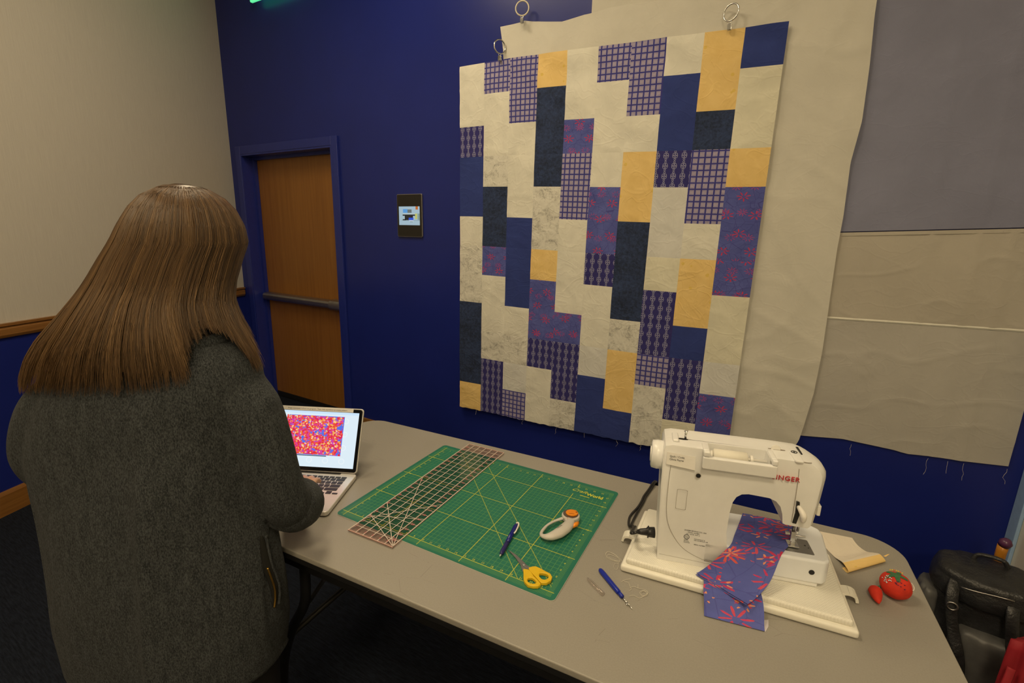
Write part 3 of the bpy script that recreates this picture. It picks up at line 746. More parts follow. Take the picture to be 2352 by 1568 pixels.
# ------------------------------------------------------------------ acrylic ruler
rl = thing('quilting_ruler', 'clear acrylic ruler with pink and white grid lying across the green mat', 'ruler', (3.0686, -1.6866, ZT + 0.0032), 0.0588)
RWd, RLn = 0.1516, 0.6105
am_ = bpy.data.materials.new('clear_acrylic'); am_.use_nodes = True
nt = am_.node_tree; nt.nodes.remove(nt.nodes['Principled BSDF'])
tr_ = nt.nodes.new('ShaderNodeBsdfTransparent'); tr_.inputs[0].default_value = (0.90, 0.84, 0.82, 1)
gl = nt.nodes.new('ShaderNodeBsdfGlossy'); gl.inputs['Roughness'].default_value = 0.04
fz = nt.nodes.new('ShaderNodeFresnel'); fz.inputs[0].default_value = 1.45
mx = nt.nodes.new('ShaderNodeMixShader'); gmt = nt.nodes.new('ShaderNodeNewGeometry'); mth = nt.nodes.new('ShaderNodeMath'); mth.operation = 'SUBTRACT'; mth.inputs[0].default_value = 1.0; nt.links.new(gmt.outputs['Backfacing'], mth.inputs[1])
mt2 = nt.nodes.new('ShaderNodeMath'); mt2.operation = 'MULTIPLY'; nt.links.new(fz.outputs[0], mt2.inputs[0]); nt.links.new(mth.outputs[0], mt2.inputs[1]); nt.links.new(mt2.outputs[0], mx.inputs[0]); nt.links.new(tr_.outputs[0], mx.inputs[1]); nt.links.new(gl.outputs[0], mx.inputs[2])
nt.links.new(mx.outputs[0], nt.nodes['Material Output'].inputs[0])
bm = NB(); prism(bm, rrect(0, RWd, 0, RLn, 0.002, 2), 0, 0.003); obj('acrylic_plate', bm, am_, rl)
M['pink_print'] = plain('pink_print', (0.66, 0.42, 0.36), 0.5)
M['white_print'] = plain('white_print', (0.62, 0.55, 0.48), 0.5)
M['red_print'] = plain('red_print', (0.60, 0.13, 0.15), 0.5)
ZR = 0.0031
def line(bm, x0, y0, x1, y1, w, z=ZR):
    d = Vector((x1 - x0, y1 - y0, 0)); n_ = Vector((-d.y, d.x, 0)).normalized() * w / 2
    bm.faces.new([bm.verts.new(p) for p in (Vector((x0, y0, z)) - n_, Vector((x1, y1, z)) - n_, Vector((x1, y1, z)) + n_, Vector((x0, y0, z)) + n_)])
bm = NB()
for i in range(0, 7): line(bm, 0.0012 + i * 0.0249, 0, 0.0012 + i * 0.0249, RLn, 0.0022 if i not in (0, 6) else 0.0026)
for j in range(0, 25): line(bm, 0, 0.0012 + j * 0.02534, RWd, 0.0012 + j * 0.02534, 0.0014, ZR + 0.00004)
for xx, yy, an in ((0.1516, 0.003, 115), (0.1516, 0.003, 135), (0.1516, 0.003, 152), (0.0, 0.075, 22), (0.0, 0.06, 47)):
    a = math.radians(an); l = (0.149 if an < 90 else 0.1505) / abs(math.cos(a)); line(bm, xx, yy, xx + l * math.cos(a), yy + l * math.sin(a), 0.0018, ZR + 0.00008)
obj('printed_grid', bm, M['white_print'], rl)
bm = NB()
for j in range(1, 24):
    for k in range(1, 8):
        yy = 0.0012 + (j + k / 8 - 0.5) * 0.02534
        for x0 in (0.002, 0.125): line(bm, x0, yy, x0 + (0.004 if k % 2 else 0.006), yy, 0.0007, ZR + 0.00012)
for i in range(6):
    for k in range(1, 8):
        xx = 0.0012 + (i + k / 8) * 0.0249; line(bm, xx, 0.0022, xx, 0.006, 0.0007, ZR + 0.00012)
line(bm, 0, 0.0008, RWd, 0.0008, 0.002, ZR + 0.00015); line(bm, 0, RLn - 0.0008, RWd, RLn - 0.0008, 0.002, ZR + 0.00015)
obj('printed_ticks', bm, M['pink_print'], rl)
bm = NB(); box(bm, 0.0, RWd, 0.0, 0.0006, 0.0002, 0.0028); box(bm, 0.0, RWd, RLn - 0.0006, RLn, 0.0002, 0.0028); box(bm, 0.0, 0.0006, 0.001, RLn - 0.001, 0.0002, 0.0028); box(bm, RWd - 0.0006, RWd, 0.001, RLn - 0.001, 0.0002, 0.0028)
obj('frosted_edge', bm, M['pink_print'], rl)
for j in range(1, 24):
    text('numeral', str(j), 0.011, Matrix.Translation((0.006, 0.0012 + j * 0.02534 - 0.004, ZR + 0.0002)), M['red_print'], rl, 0.00003)
    text('numeral', str(24 - j) , 0.011, Matrix.Translation((0.131, 0.0012 + j * 0.02534 - 0.004, ZR + 0.0002)), M['red_print'], rl, 0.00003)
for i in range(1, 6): text('numeral', str(i), 0.011, Matrix.Translation((0.0012 + i * 0.0249 - 0.004, 0.010, ZR + 0.0002)), M['red_print'], rl, 0.00003)

# ------------------------------------------------------------------ things on the mat (positions in the mat's own frame)
RM = Matrix.Translation(MO) @ Matrix.Rotation(MA, 4, 'Z')
def onmat(x, y, z=0.0031): return RM @ Vector((x, y, z))
# pen
p0, p1 = Vector((0.4995, 0.0640, 0)), Vector((0.4738, 0.2045, 0)); pd_ = p1 - p0
pen = thing('ballpoint_pen', 'blue ballpoint pen with white clip lying on the green mat', 'pen', onmat(p0.x, p0.y), MA + math.atan2(pd_.y, pd_.x))
PL = pd_.length
M['pen_blue'] = plain('pen_blue', (0.010, 0.014, 0.19), 0.25); M['pen_grip'] = plain('pen_grip', (0.018, 0.014, 0.12), 0.5)
bm = NB(); tube(bm, [(0.058, 0, 0.0062), (0.10, 0, 0.0062), (0.128, 0, 0.0062), (PL - 0.006, 0, 0.0062), (PL, 0, 0.0062)], [0.0058, 0.006, 0.0062, 0.0050, 0.003], 16); obj('barrel', bm, M['pen_blue'], pen, smooth=True)
bm = NB(); tube(bm, [(0.008, 0, 0.0062), (0.014, 0, 0.0062), (0.030, 0, 0.0062), (0.045, 0, 0.0062), (0.058, 0, 0.0062)], [0.0034, 0.0052, 0.0060, 0.0055, 0.0058], 16); obj('grip', bm, M['pen_grip'], pen, smooth=True)
bm = NB(); tube(bm, [(0.0, 0, 0.0062), (0.004, 0, 0.0062), (0.0085, 0, 0.0062)], [0.0006, 0.0022, 0.0034], 12); obj('tip', bm, M['chrome'], pen, smooth=True)
bm = NB(); tube(bm, smooth_path([(PL - 0.002, 0.0015, 0.0100), (PL + 0.001, -0.004, 0.0100), (PL - 0.010, -0.0075, 0.0095), (PL - 0.035, -0.0080, 0.0085), (PL - 0.045, -0.0060, 0.0080)], 5), 0.0021, 8); obj('clip', bm, M['white_plastic'], pen, smooth=True)
# scissors
sc0 = Vector((0.5632, 0.0703, 0))
scs = thing('scissors', 'small scissors with yellow handles on the corner of the green mat', 'scissors', onmat(sc0.x, sc0.y), MA)
M['yellow_pl'] = plain('yellow_plastic', (0.72, 0.47, 0.012), 0.35)
sl = lambda L_: [(a - sc0.x, b - sc0.y) for a, b in L_]
bm = NB(); prism(bm, sl([(0.5028, 0.1003), (0.530, 0.0925), (0.562, 0.0765), (0.569, 0.0720), (0.592, 0.0660), (0.588, 0.0575), (0.566, 0.0645), (0.558, 0.0680)]), 0.0032, 0.0045); bl1 = obj('blade', bm, M['steel'], scs, bevel=0.0004)
bm = NB(); prism(bm, sl([(0.5028, 0.0998), (0.532, 0.0840), (0.556, 0.0660), (0.570, 0.0490), (0.580, 0.0540), (0.571, 0.0675), (0.564, 0.0745)]), 0.0018, 0.0031); obj('blade', bm, M['steel'], scs, bevel=0.0004)
bm = NB(); cyl(bm, (0, 0, 0.0036), 0.0034, 0.004, seg=16); obj('pivot_screw', bm, M['chrome'], scs, bevel=0.0005)
hA = sl([(0.5795, 0.0620), (0.5850, 0.0545), (0.6050, 0.0430), (0.6270, 0.0300), (0.6385, 0.0360), (0.6440, 0.0480), (0.6420, 0.0610), (0.6330, 0.0690), (0.6180, 0.0710), (0.6020, 0.0740), (0.5920, 0.0745), (0.5860, 0.0705)])
iA = sl([(0.6120, 0.0560), (0.6125, 0.0520), (0.6150, 0.0470), (0.6230, 0.0420), (0.6300, 0.0430), (0.6345, 0.0490), (0.6350, 0.0555), (0.6310, 0.0620), (0.6240, 0.0630), (0.6190, 0.0615), (0.6160, 0.0605), (0.6130, 0.0590)])
bm = NB(); ringprism(bm, hA, iA, 0.0005, 0.0085); obj('handle', bm, M['yellow_pl'], scs, bevel=0.0018, seg=3)
hB = sl([(0.5700, 0.0520), (0.5760, 0.0420), (0.5850, 0.0240), (0.5920, 0.0150), (0.6040, 0.0085), (0.6160, 0.0110), (0.6260, 0.0170), (0.6290, 0.0265), (0.6180, 0.0340), (0.6030, 0.0420), (0.5900, 0.0520), (0.5810, 0.0565)])
iB = sl([(0.5965, 0.0320), (0.5950, 0.0280), (0.5950, 0.0240), (0.5985, 0.0195), (0.6050, 0.0165), (0.6110, 0.0180), (0.6160, 0.0210), (0.6175, 0.0255), (0.6145, 0.0290), (0.6100, 0.0320), (0.6050, 0.0340), (0.6000, 0.0340)])
bm = NB(); ringprism(bm, hB, iB, 0.0005, 0.0085); obj('handle', bm, M['yellow_pl'], scs, bevel=0.0018, seg=3)
# rotary cutter
rc0 = Vector((0.592, 0.302, 0))
rc = thing('rotary_cutter', 'pale grey loop-handled rotary cutter with orange button on the green mat', 'cutter', onmat(rc0.x, rc0.y), MA)
M['cutter_grey'] = plain('cutter_grey', (0.56, 0.53, 0.49), 0.42, amt=0.02); M['orange'] = plain('orange_plastic', (0.78, 0.25, 0.008), 0.35)
def rp(x, y, z): return (x - rc0.x, y - rc0.y, z)
bm = NB()
tube(bm, smooth_path([rp(0.600, 0.285, 0.012), rp(0.603, 0.265, 0.014), rp(0.602, 0.240, 0.016), rp(0.595, 0.212, 0.016), rp(0.582, 0.190, 0.015), rp(0.566, 0.183, 0.013), rp(0.554, 0.190, 0.0115), rp(0.5495, 0.210, 0.0105), rp(0.5515, 0.238, 0.0100), rp(0.561, 0.264, 0.010), rp(0.576, 0.286, 0.011)], 6),
     [0.0125, 0.0145, 0.0165, 0.0160, 0.0125, 0.0075, 0.0050, 0.0045, 0.0042, 0.0045, 0.0060], 14, 0.75, up=(0, 0, 1))
remeshed('handle', bm, M['cutter_grey'], rc, 0.0016, 6)
bm = NB(); cyl(bm, (0, 0.004, 0.010), 0.0255, 0.016, seg=40); obj('blade_housing', bm, M['cutter_grey'], rc, bevel=0.004, seg=3)
bm = NB(); cyl(bm, (-0.001, 0.006, 0.0186), 0.0215, 0.0012, seg=40); obj('blade', bm, plain('smoked_blade', (0.16, 0.12, 0.10), 0.25, 0.4), rc)
bm = NB(); prism(bm, ell(0.002, 0.007, 0.0175, 0.0150, 28, 0.5), 0.0193, 0.0235); ob = obj('release_button', bm, M['orange'], rc, bevel=0.0015)
bm = NB(); prism(bm, ell(0.013, 0.014, 0.003, 0.0022, 14, 0.5), 0.0236, 0.0238); obj('button_notch', bm, plain('orange_shade', (0.16, 0.05, 0.005), 0.6), ob)
bm = NB(); prism(bm, ell(0.004, 0.0, 0.008, 0.0012, 14, 0.3), 0.0236, 0.0238); obj('button_groove', bm, plain('orange_groove', (0.35, 0.09, 0.005), 0.6), ob)
bm = NB(); tube(bm, [rp(0.6135, 0.256, 0.012), rp(0.6205, 0.272, 0.015), rp(0.6215, 0.286, 0.013)], [0.003, 0.0062, 0.004], 12, 1.0); obj('lock_slider', bm, M['orange'], rc, smooth=True)
bm = NB(); prism(bm, ell(0.004, -0.0235, 0.004, 0.0022, 14, 0.2), 0.0195, 0.0208); obj('lock_mark', bm, M['orange'], rc)
bm = NB(); cyl(bm, (0.004, -0.0235, 0.016), 0.010, 0.008, seg=20); obj('neck', bm, M['cutter_grey'], rc, bevel=0.003)
text('lettering', 'FISKARS', 0.0052, Matrix.Translation(rp(0.5905, 0.212, 0.0288)) @ Matrix.Rotation(1.25, 4, 'Z'), plain('grey_ink', (0.10, 0.09, 0.09), 0.7), rc, 0.0001, sx=1.1)

# ------------------------------------------------------------------ extension platform under the machine
M['cream_plastic'] = plain('cream_plastic', (0.84, 0.82, 0.74), 0.4, amt=0.02)
wf = Mat('waffle_plastic', (0.76, 0.72, 0.61), 0.45)
x, y, z = wf.xyz('Object')
dots = ((x * (2 * PI / 0.0062)).sin() * (y * (2 * PI / 0.0075)).sin())
wf.base(wf.mix(dots.sstep(-0.2, 0.9), (0.82, 0.80, 0.72), (0.86, 0.84, 0.76))); wf.bump(dots, 0.28, 0.0012)
plat = thing('machine_base_tray', 'cream ribbed plastic base tray with side clips under the sewing machine', 'tray', (3.7401, -1.4498, ZT), 0.1219)
def quad(i): return [(0.0 + i * 1.05, i), (0.483 - i, i), (0.476 - i, 0.268 - i), (0.02 + i, 0.268 - i)]
bm = NB(); prism(bm, quad(0), 0.001, 0.019); obj('lower_rim', bm, M['cream_plastic'], plat, bevel=0.006, seg=3)
bm = NB(); prism(bm, quad(0.010), 0.017, 0.033); obj('ribbed_top', bm, wf.m, plat, bevel=0.006, seg=3)
for sx_, u0, v0 in ((-1, 0.010, 0.128), (1, 0.4795, 0.130)):
    pts = smooth_path([(u0 - sx_ * 0.008, v0, 0.016), (u0 + sx_ * 0.008, v0, 0.020), (u0 + sx_ * 0.021, v0, 0.016), (u0 + sx_ * 0.025, v0, 0.004)], 5)
    bm = NB()
    for p, q_ in zip(pts, pts[1:]):
        d = (q_ - p).normalized(); n_ = Vector((-d.z, 0, d.x)) * 0.003
        vs = [bm.verts.new(a + n_ * s_ + Vector((0, w_, 0))) for a in (p, q_) for s_ in (-1, 1) for w_ in (-0.014, 0.014)]
        for f in ((0, 1, 3, 2), (4, 6, 7, 5), (0, 4, 5, 1), (2, 3, 7, 6), (0, 2, 6, 4), (1, 5, 7, 3)): bm.faces.new([vs[i] for i in f])
    bmesh.ops.remove_doubles(bm, verts=bm.verts, dist=0.0004)
    obj('side_clip', bm, M['cream_plastic'], plat)

# ------------------------------------------------------------------ sewing machine
MZ = ZT + 0.0332
sew = thing('sewing_machine', 'white sewing machine seen from behind with a blue strip of cloth under its needle', 'sewing machine', (3.8122, -1.4001, MZ), 0.2583)
M['mach'] = plain('machine_white', (0.84, 0.84, 0.83), 0.28, amt=0.015)
M['mach_cool'] = plain('machine_bed_white', (0.84, 0.87, 0.92), 0.25, amt=0.015)
M['seam'] = plain('plastic_seam', (0.34, 0.31, 0.26), 0.6)
prof = [(0.002, 0.0), (0.152, 0.0), (0.152, 0.055), (0.146, 0.10), (0.1465, 0.15), (0.150, 0.178), (0.156, 0.192), (0.166, 0.2005), (0.180, 0.2035), (0.222, 0.2015), (0.236, 0.196), (0.246, 0.185), (0.252, 0.168), (0.2555, 0.146),
        (0.262, 0.1440), (0.318, 0.1430), (0.3245, 0.148), (0.331, 0.20), (0.3365, 0.255), (0.3350, 0.267), (0.328, 0.277), (0.312, 0.286), (0.290, 0.2905), (0.24, 0.2920), (0.012, 0.2920), (-0.003, 0.288), (-0.007, 0.275), (-0.006, 0.20), (-0.001, 0.05)]
DEP = 0.118
def swell(u, v, z):
    # the right end of the head is rounded in plan
    k = max(0.0, (u - 0.27) / 0.07); e = abs(v / DEP * 2 - 1)
    u2 = u - 0.020 * k * e ** 3
    # back face leans in a touch towards the top
    return (u2, v + (0.010 * max(0, (z - 0.20) / 0.09) ** 2 if v < DEP / 2 else -0.006 * max(0, (z - 0.2) / 0.09)), z)
bm = NB()
nst = 8
rg = []
for i in range(nst + 1):
    v = DEP * i / nst
    rg.append([Vector(swell(a, v, b)) for a, b in prof])
loft(bm, rg)
body_me = bpy.data.meshes.new('body'); bmesh.ops.recalc_face_normals(bm, faces=bm.faces); bm.to_mesh(body_me); bm.free()
body = bpy.data.objects.new('body', body_me); COL.objects.link(body)
cb = NB(); box(cb, 0.091, 0.2135, -0.02, 0.047, 0.258, 0.31); cme = bpy.data.meshes.new('c'); bmesh.ops.recalc_face_normals(cb, faces=cb.faces); cb.to_mesh(cme); cb.free(); cob = bpy.data.objects.new('c', cme); COL.objects.link(cob)
md = body.modifiers.new('bv', 'BEVEL'); md.width = 0.009; md.segments = 3; md.limit_method = 'ANGLE'; md.angle_limit = 1.0
md = body.modifiers.new('bo', 'BOOLEAN'); md.operation = 'DIFFERENCE'; md.object = cob; md.solver = 'EXACT'
dg_ = bpy.context.evaluated_depsgraph_get(); dg_.update()
nm = bpy.data.meshes.new_from_object(body.evaluated_get(dg_)); nm.name = 'body'
bpy.data.objects.remove(body); bpy.data.objects.remove(cob)
nm.materials.clear(); nm.materials.append(M['mach'])
for p in nm.polygons: p.use_smooth = True
body = bpy.data.objects.new('body', nm); link(body, sew)
md = body.modifiers.new('es', 'EDGE_SPLIT'); md.split_angle = 0.6
# bed
bm = NB(); prism(bm, [(0.10, 0.0), (0.352, 0.0), (0.364, 0.012), (0.382, 0.118), (0.380, 0.138), (0.366, 0.150), (0.10, 0.150)], 0.010, 0.068); bed = obj('bed', bm, M['mach_cool'], sew, bevel=0.006, seg=4)
bm = NB(); prism(bm, [(0.004, 0.003), (0.345, 0.004), (0.36, 0.12), (0.34, 0.14), (0.004, 0.115)], 0.0003, 0.0105); obj('bed_foot', bm, M['mach'], sew, bevel=0.002)
bm = NB(); prism(bm, rrect(0.268, 0.336, 0.020, 0.076, 0.003, 3), 0.0681, 0.0690); npl = obj('needle_plate', bm, plain('needle_plate_steel', (0.36, 0.36, 0.36), 0.35, 0.9), sew)
bm = NB(); cyl(bm, (0.325, 0.052, 0.0691), 0.0020, 0.0006, seg=12); cyl(bm, (0.330, 0.044, 0.0691), 0.0013, 0.0006, seg=12); obj('plate_hole', bm, M['black_plastic'], npl)
bm = NB(); cyl(bm, (0.328, 0.0, 0.0386), 0.0058, 0.002, 'y', 20); obj('screw_hole', bm, M['dark_metal'], bed)
bm = NB(); cyl(bm, (0.072, 0.0022, 0.2300), 0.0052, 0.003, 'y', 20); obj('screw_hole', bm, M['dark_metal'], sew)
bm = NB(); torus(bm, (0.072, 0.0012, 0.2300), 0.0054, 0.0007, None, 24, 6); obj('screw_rim', bm, M['seam'], sew)
# handle and spool recess
bm = NB()
box(bm, 0.076, 0.2262, -0.0125, -0.0005, 0.254, 0.283)
box(bm, 0.076, 0.0905, -0.0005, 0.046, 0.2845, 0.2960); box(bm, 0.2142, 0.2262, -0.0005, 0.046, 0.2845, 0.2960)
box(bm, 0.076, 0.0905, -0.0124, -0.0006, 0.283, 0.2960); box(bm, 0.2142, 0.2262, -0.0124, -0.0006, 0.283, 0.2960)
obj('carry_handle', bm, M['mach'], sew, bevel=0.0035, seg=3)
bm = NB(); tube(bm, [(0.094, 0.022, 0.276), (0.212, 0.022, 0.276)], 0.0035, 10); sp_ = obj('spool_pin', bm, M['white_plastic'], sew, smooth=True)
bm = NB(); tube(bm, [(0.100, 0.022, 0.276), (0.102, 0.022, 0.276), (0.170, 0.022, 0.276), (0.172, 0.022, 0.276)], [0.011, 0.0148, 0.0148, 0.011], 24)
thr = Mat('white_thread', (0.80, 0.77, 0.68), 0.75); thr.bump(thr.noise(90, 3, st=(30, 1, 1)), 0.5, 0.0006); obj('thread_spool', bm, thr.m, sp_, smooth=True)
bm = NB(); cyl(bm, (0.096, 0.022, 0.276), 0.010, 0.006, 'x', 20); cyl(bm, (0.180, 0.022, 0.276), 0.010, 0.006, 'x', 20); obj('spool_cap', bm, M['white_plastic'], sp_, bevel=0.001)
# hand wheel
bm = NB(); tube(bm, [(-0.032, 0.052, 0.246), (-0.030, 0.052, 0.246), (-0.018, 0.052, 0.246), (-0.006, 0.052, 0.246), (0.004, 0.052, 0.246)], [0.028, 0.0325, 0.0345, 0.0335, 0.022], 36); hw = obj('hand_wheel', bm, M['mach'], sew, smooth=True)
bm = NB(); tube(bm, [(-0.034, 0.052, 0.246), (-0.0315, 0.052, 0.246)], 0.018, 24); obj('wheel_hub', bm, M['white_plastic'], hw, smooth=True)
# top furniture
bm = NB(); prism(bm, ell(0.036, 0.052, 0.012, 0.0045, 20, 0.0), 0.2921, 0.2929); obj('winder_slot', bm, M['dark_metal'], sew)
bm = NB(); tube(bm, [(0.042, 0.055, 0.2915), (0.042, 0.055, 0.313)], 0.0026, 10); tube(bm, [(0.0375, 0.055, 0.311), (0.0465, 0.055, 0.313)], 0.0012, 6); obj('bobbin_winder', bm, M['chrome'], sew, smooth=True)
bm = NB(); box(bm, 0.012, 0.026, 0.030, 0.075, 0.2915, 0.2985); obj('winder_stop', bm, M['mach'], sew, bevel=0.003)
bm = NB(); prism(bm, ell(0.238, 0.060, 0.018, 0.0022, 20, 0.0), 0.2921, 0.2928); obj('tension_slot', bm, plain('slot_brown', (0.20, 0.15, 0.10), 0.5), sew)
bm = NB(); cyl(bm, (0.236, 0.060, 0.2930), 0.010, 0.004, 'y', 20); obj('tension_dial', bm, M['white_plastic'], sew, bevel=0.001)
bm = NB(); prism(bm, rrect(0.262, 0.279, 0.004, 0.056, 0.004, 3), 0.2900, 0.2960); tgd = obj('thread_guide', bm, M['mach'], sew, bevel=0.002)
bm = NB(); torus(bm, (0.270, 0.048, 0.2965), 0.0058, 0.0009, Matrix.Rotation(PI / 2, 3, 'X'), 24, 6); cyl(bm, (0.270, 0.048, 0.2966), 0.0020, 0.001, seg=10); obj('guide_ring', bm, M['dark_metal'], tgd)
bm = NB(); prism(bm, [(0.2855, 0.052), (0.2885, 0.052), (0.2895, 0.090), (0.2850, 0.090)], 0.2880, 0.2926); obj('take_up_slot', bm, M['dark_metal'], sew)
bm = NB(); tube(bm, smooth_path([(0.284 + 0.016 * math.cos(a), 0.020 + 0.010 * math.sin(a), 0.2915 - 0.001 * math.cos(a)) for a in (PI * 1.0, PI * 1.25, PI * 1.5, PI * 1.75)], 4), 0.0010, 6); obj('thread_hook', bm, M['seam'], sew, smooth=True)
# seams on the back
def seamline(pts, r=0.0006): 
    bm = NB(); tube(bm, smooth_path(pts, 6), r, 6); return obj('panel_seam', bm, M['seam'], sew, smooth=True)
bk = lambda u, z: swell(u, 0.0, z)
def onb(u, z):
    q_ = bk(u, z); return (q_[0], q_[1] + 0.0001, z)
seamline([onb(0.273, z) for z in (0.152, 0.18, 0.21, 0.24, 0.262, 0.276)])
seamline([onb(0.012, 0.262), onb(0.010, 0.20), onb(0.012, 0.13), onb(0.024, 0.085), onb(0.052, 0.045), onb(0.090, 0.024), onb(0.145, 0.012)])
seamline([onb(*p) for p in rrect(0.031, 0.053, 0.140, 0.190, 0.004, 3)] + [onb(0.053 - 0.004, 0.140)], 0.0004)
seamline([onb(0.006, 0.014), onb(0.08, 0.0125), onb(0.148, 0.011)], 0.0004)
# presser lever, needle and foot
bm = NB(); prism(bm, [(0.2735, 0.151), (0.2815, 0.150), (0.2850, 0.172), (0.2815, 0.202), (0.2755, 0.203), (0.2765, 0.175)], -0.0006, 0.004, lambda a, b, h: (a, h, b)); obj('lever_slot', bm, M['black_plastic'], sew)
bm = NB(); tube(bm, smooth_path([(0.2795, 0.006, 0.192), (0.2835, -0.008, 0.188), (0.2885, -0.014, 0.178), (0.2895, -0.012, 0.165)], 5), [0.0035, 0.0055, 0.0068, 0.0045], 12); obj('presser_lever', bm, M['white_plastic'], sew, smooth=True)
NXu, NYv = 0.298, 0.045
bm = NB(); tube(bm, [(NXu - 0.004, NYv, 0.092), (NXu - 0.004, NYv, 0.150)], 0.0034, 12); obj('presser_bar', bm, plain('bar_steel', (0.28, 0.27, 0.26), 0.3, 1.0), sew, smooth=True)
bm = NB(); tube(bm, [(NXu + 0.006, NYv + 0.004, 0.105), (NXu + 0.006, NYv + 0.004, 0.150)], 0.0030, 12); tube(bm, [(NXu + 0.006, NYv + 0.004, 0.071), (NXu + 0.006, NYv + 0.004, 0.105)], [0.0004, 0.0010], 8); obj('needle_bar', bm, M['chrome'], sew, smooth=True)
bm = NB(); box(bm, NXu - 0.009, NXu + 0.001, NYv - 0.006, NYv + 0.006, 0.082, 0.106); box(bm, NXu - 0.013, NXu + 0.010, NYv - 0.012, NYv + 0.012, 0.0705, 0.0740); box(bm, NXu - 0.006, NXu + 0.003, NYv - 0.005, NYv + 0.005, 0.0738, 0.084)
ft = obj('presser_foot', bm, M['chrome'], sew, bevel=0.0008)
bm = NB(); cyl(bm, (NXu - 0.0155, NYv, 0.098), 0.0042, 0.010, 'x', 14); cyl(bm, (NXu + 0.013, NYv + 0.002, 0.094), 0.0020, 0.020, 'x', 10); obj('clamp_screw', bm, M['chrome'], ft, bevel=0.0006)
bm = NB(); box(bm, 0.3285, 0.336, 0.030, 0.060, 0.160, 0.185); obj('thread_cutter', bm, M['white_plastic'], sew, bevel=0.002)
# lettering
TX = lambda u, z, off=-0.0004: Matrix.Translation((u, swell(u, 0, z)[1] + off, z)) @ Matrix.Rotation(PI / 2, 4, 'X')
M['red_ink'] = plain('red_lettering', (0.52, 0.035, 0.045), 0.5)
text('lettering', 'SINGER', 0.0150, TX(0.2205, 0.2475, -0.0006), M['red_ink'], sew, 0.0014, spacing=1.12, fit=0.0545)
bm = NB(); prism(bm, [(0.0005, 0.247), (0.064, 0.2415), (0.062, 0.2725), (0.001, 0.2755)], -0.0009, -0.0004, lambda a, b, h: (a, swell(a, 0, b)[1] + h, b)); lab = obj('paper_label', bm, M['paper'], sew)
TL_ = lambda u, z: Matrix.Translation((u, swell(u, 0, z)[1] - 0.0014, z)) @ Matrix.Rotation(PI / 2 - 0.15, 4, 'X')
text('lettering', 'Quilt / Code', 0.0062, TL_(0.007, 0.2650), M['ink'], lab, 0.0001)
text('lettering', 'Olivia Payne', 0.0062, TL_(0.007, 0.2580), M['ink'], lab, 0.0001)
for u, z, s_, sz in ((0.0560, 0.0880, 'SINGER SEWING CO. USA', 0.0042), (0.0640, 0.0835, 'MODEL NUMBER', 0.0034), (0.0600, 0.0792, '120 V  60 HZ  AMP 1.2', 0.0032), (0.0790, 0.0690, 'THIS PRODUCT IS', 0.0030), (0.0790, 0.0655, 'FOR HOUSEHOLD USE', 0.0030), (0.0800, 0.0545, 'SERIAL NUMBER', 0.0034),
                    (0.0570, 0.0635, 'LISTED', 0.0030), (0.0570, 0.0600, 'SEWING', 0.0030), (0.0570, 0.0565, 'MACHINE', 0.0030)):
    text('lettering', s_, sz, TX(u, z), M['ink'], sew, 0.0001)
bm = NB(); torus(bm, (0.0625, -0.0003, 0.0720), 0.0056, 0.0006, None, 24, 6); obj('approval_mark', bm, M['ink'], sew)
text('lettering', 'UL', 0.0062, TX(0.0590, 0.0700), M['ink'], sew, 0.0001)
# power plug and cord
Ms = Matrix.Translation((3.8122, -1.4001, MZ)) @ Matrix.Rotation(0.2583, 4, 'Z')
cord = thing('power_cord', 'black twin power cord plugged into the side of the sewing machine', 'cord', (3.74, -1.27, ZT))
CO = Vector((3.74, -1.27, ZT))
mp = lambda u, v, z: (Ms @ Vector((u, v, z))) - CO
bm = NB(); tube(bm, [mp(-0.0075, 0.033, 0.047), mp(-0.020, 0.031, 0.047), mp(-0.024, 0.031, 0.047), mp(-0.026, 0.030, 0.047), mp(-0.040, 0.028, 0.046), mp(-0.048, 0.026, 0.045)], [0.013, 0.012, 0.012, 0.009, 0.0075, 0.005], 14); obj('plug', bm, M['black_plastic'], cord, smooth=True)
bm = NB(); tube(bm, [mp(-0.021, 0.031, 0.047), mp(-0.024, 0.031, 0.047)], 0.0145, 14); obj('plug_collar', bm, M['black_plastic'], cord, smooth=True)
base_pts = [mp(-0.046, 0.026, 0.045), mp(-0.060, 0.026, 0.040), Vector((3.7274, -1.2837, ZT + 0.022)) - CO, Vector((3.7110, -1.2672, ZT + 0.008)) - CO, Vector((3.7000, -1.2292, ZT + 0.004)) - CO, Vector((3.6990, -1.1998, ZT + 0.004)) - CO, Vector((3.7045, -1.1559, ZT + 0.004)) - CO, Vector((3.7051, -1.1178, ZT + 0.004)) - CO, Vector((3.7032, -1.0841, ZT + 0.004)) - CO, Vector((3.706, -1.0309, ZT + 0.004)) - CO, Vector((3.7082, -0.985, ZT + 0.006)) - CO, Vector((3.709, -0.955, ZT - 0.03)) - CO, Vector((3.71, -0.94, ZT - 0.25)) - CO, Vector((3.71, -0.93, 0.03)) - CO]
for sgn in (-1, 1):
    pp = [p + Vector((sgn * (0.003 + (0.006 if k in (4, 5) and sgn > 0 else 0)), 0, 0.0 if k > 1 else sgn * 0.002)) for k, p in enumerate(base_pts)]
    bm = NB(); tube(bm, smooth_path(pp, 6), 0.0033, 8); obj('cable', bm, M['black_plastic'], cord, smooth=True)

# ------------------------------------------------------------------ strip of flowered cloth in the machine
FM['R2'] = fab_flower('blue_red_flower_strip', 1.25, 1.5)
BZ = MZ + 0.0695
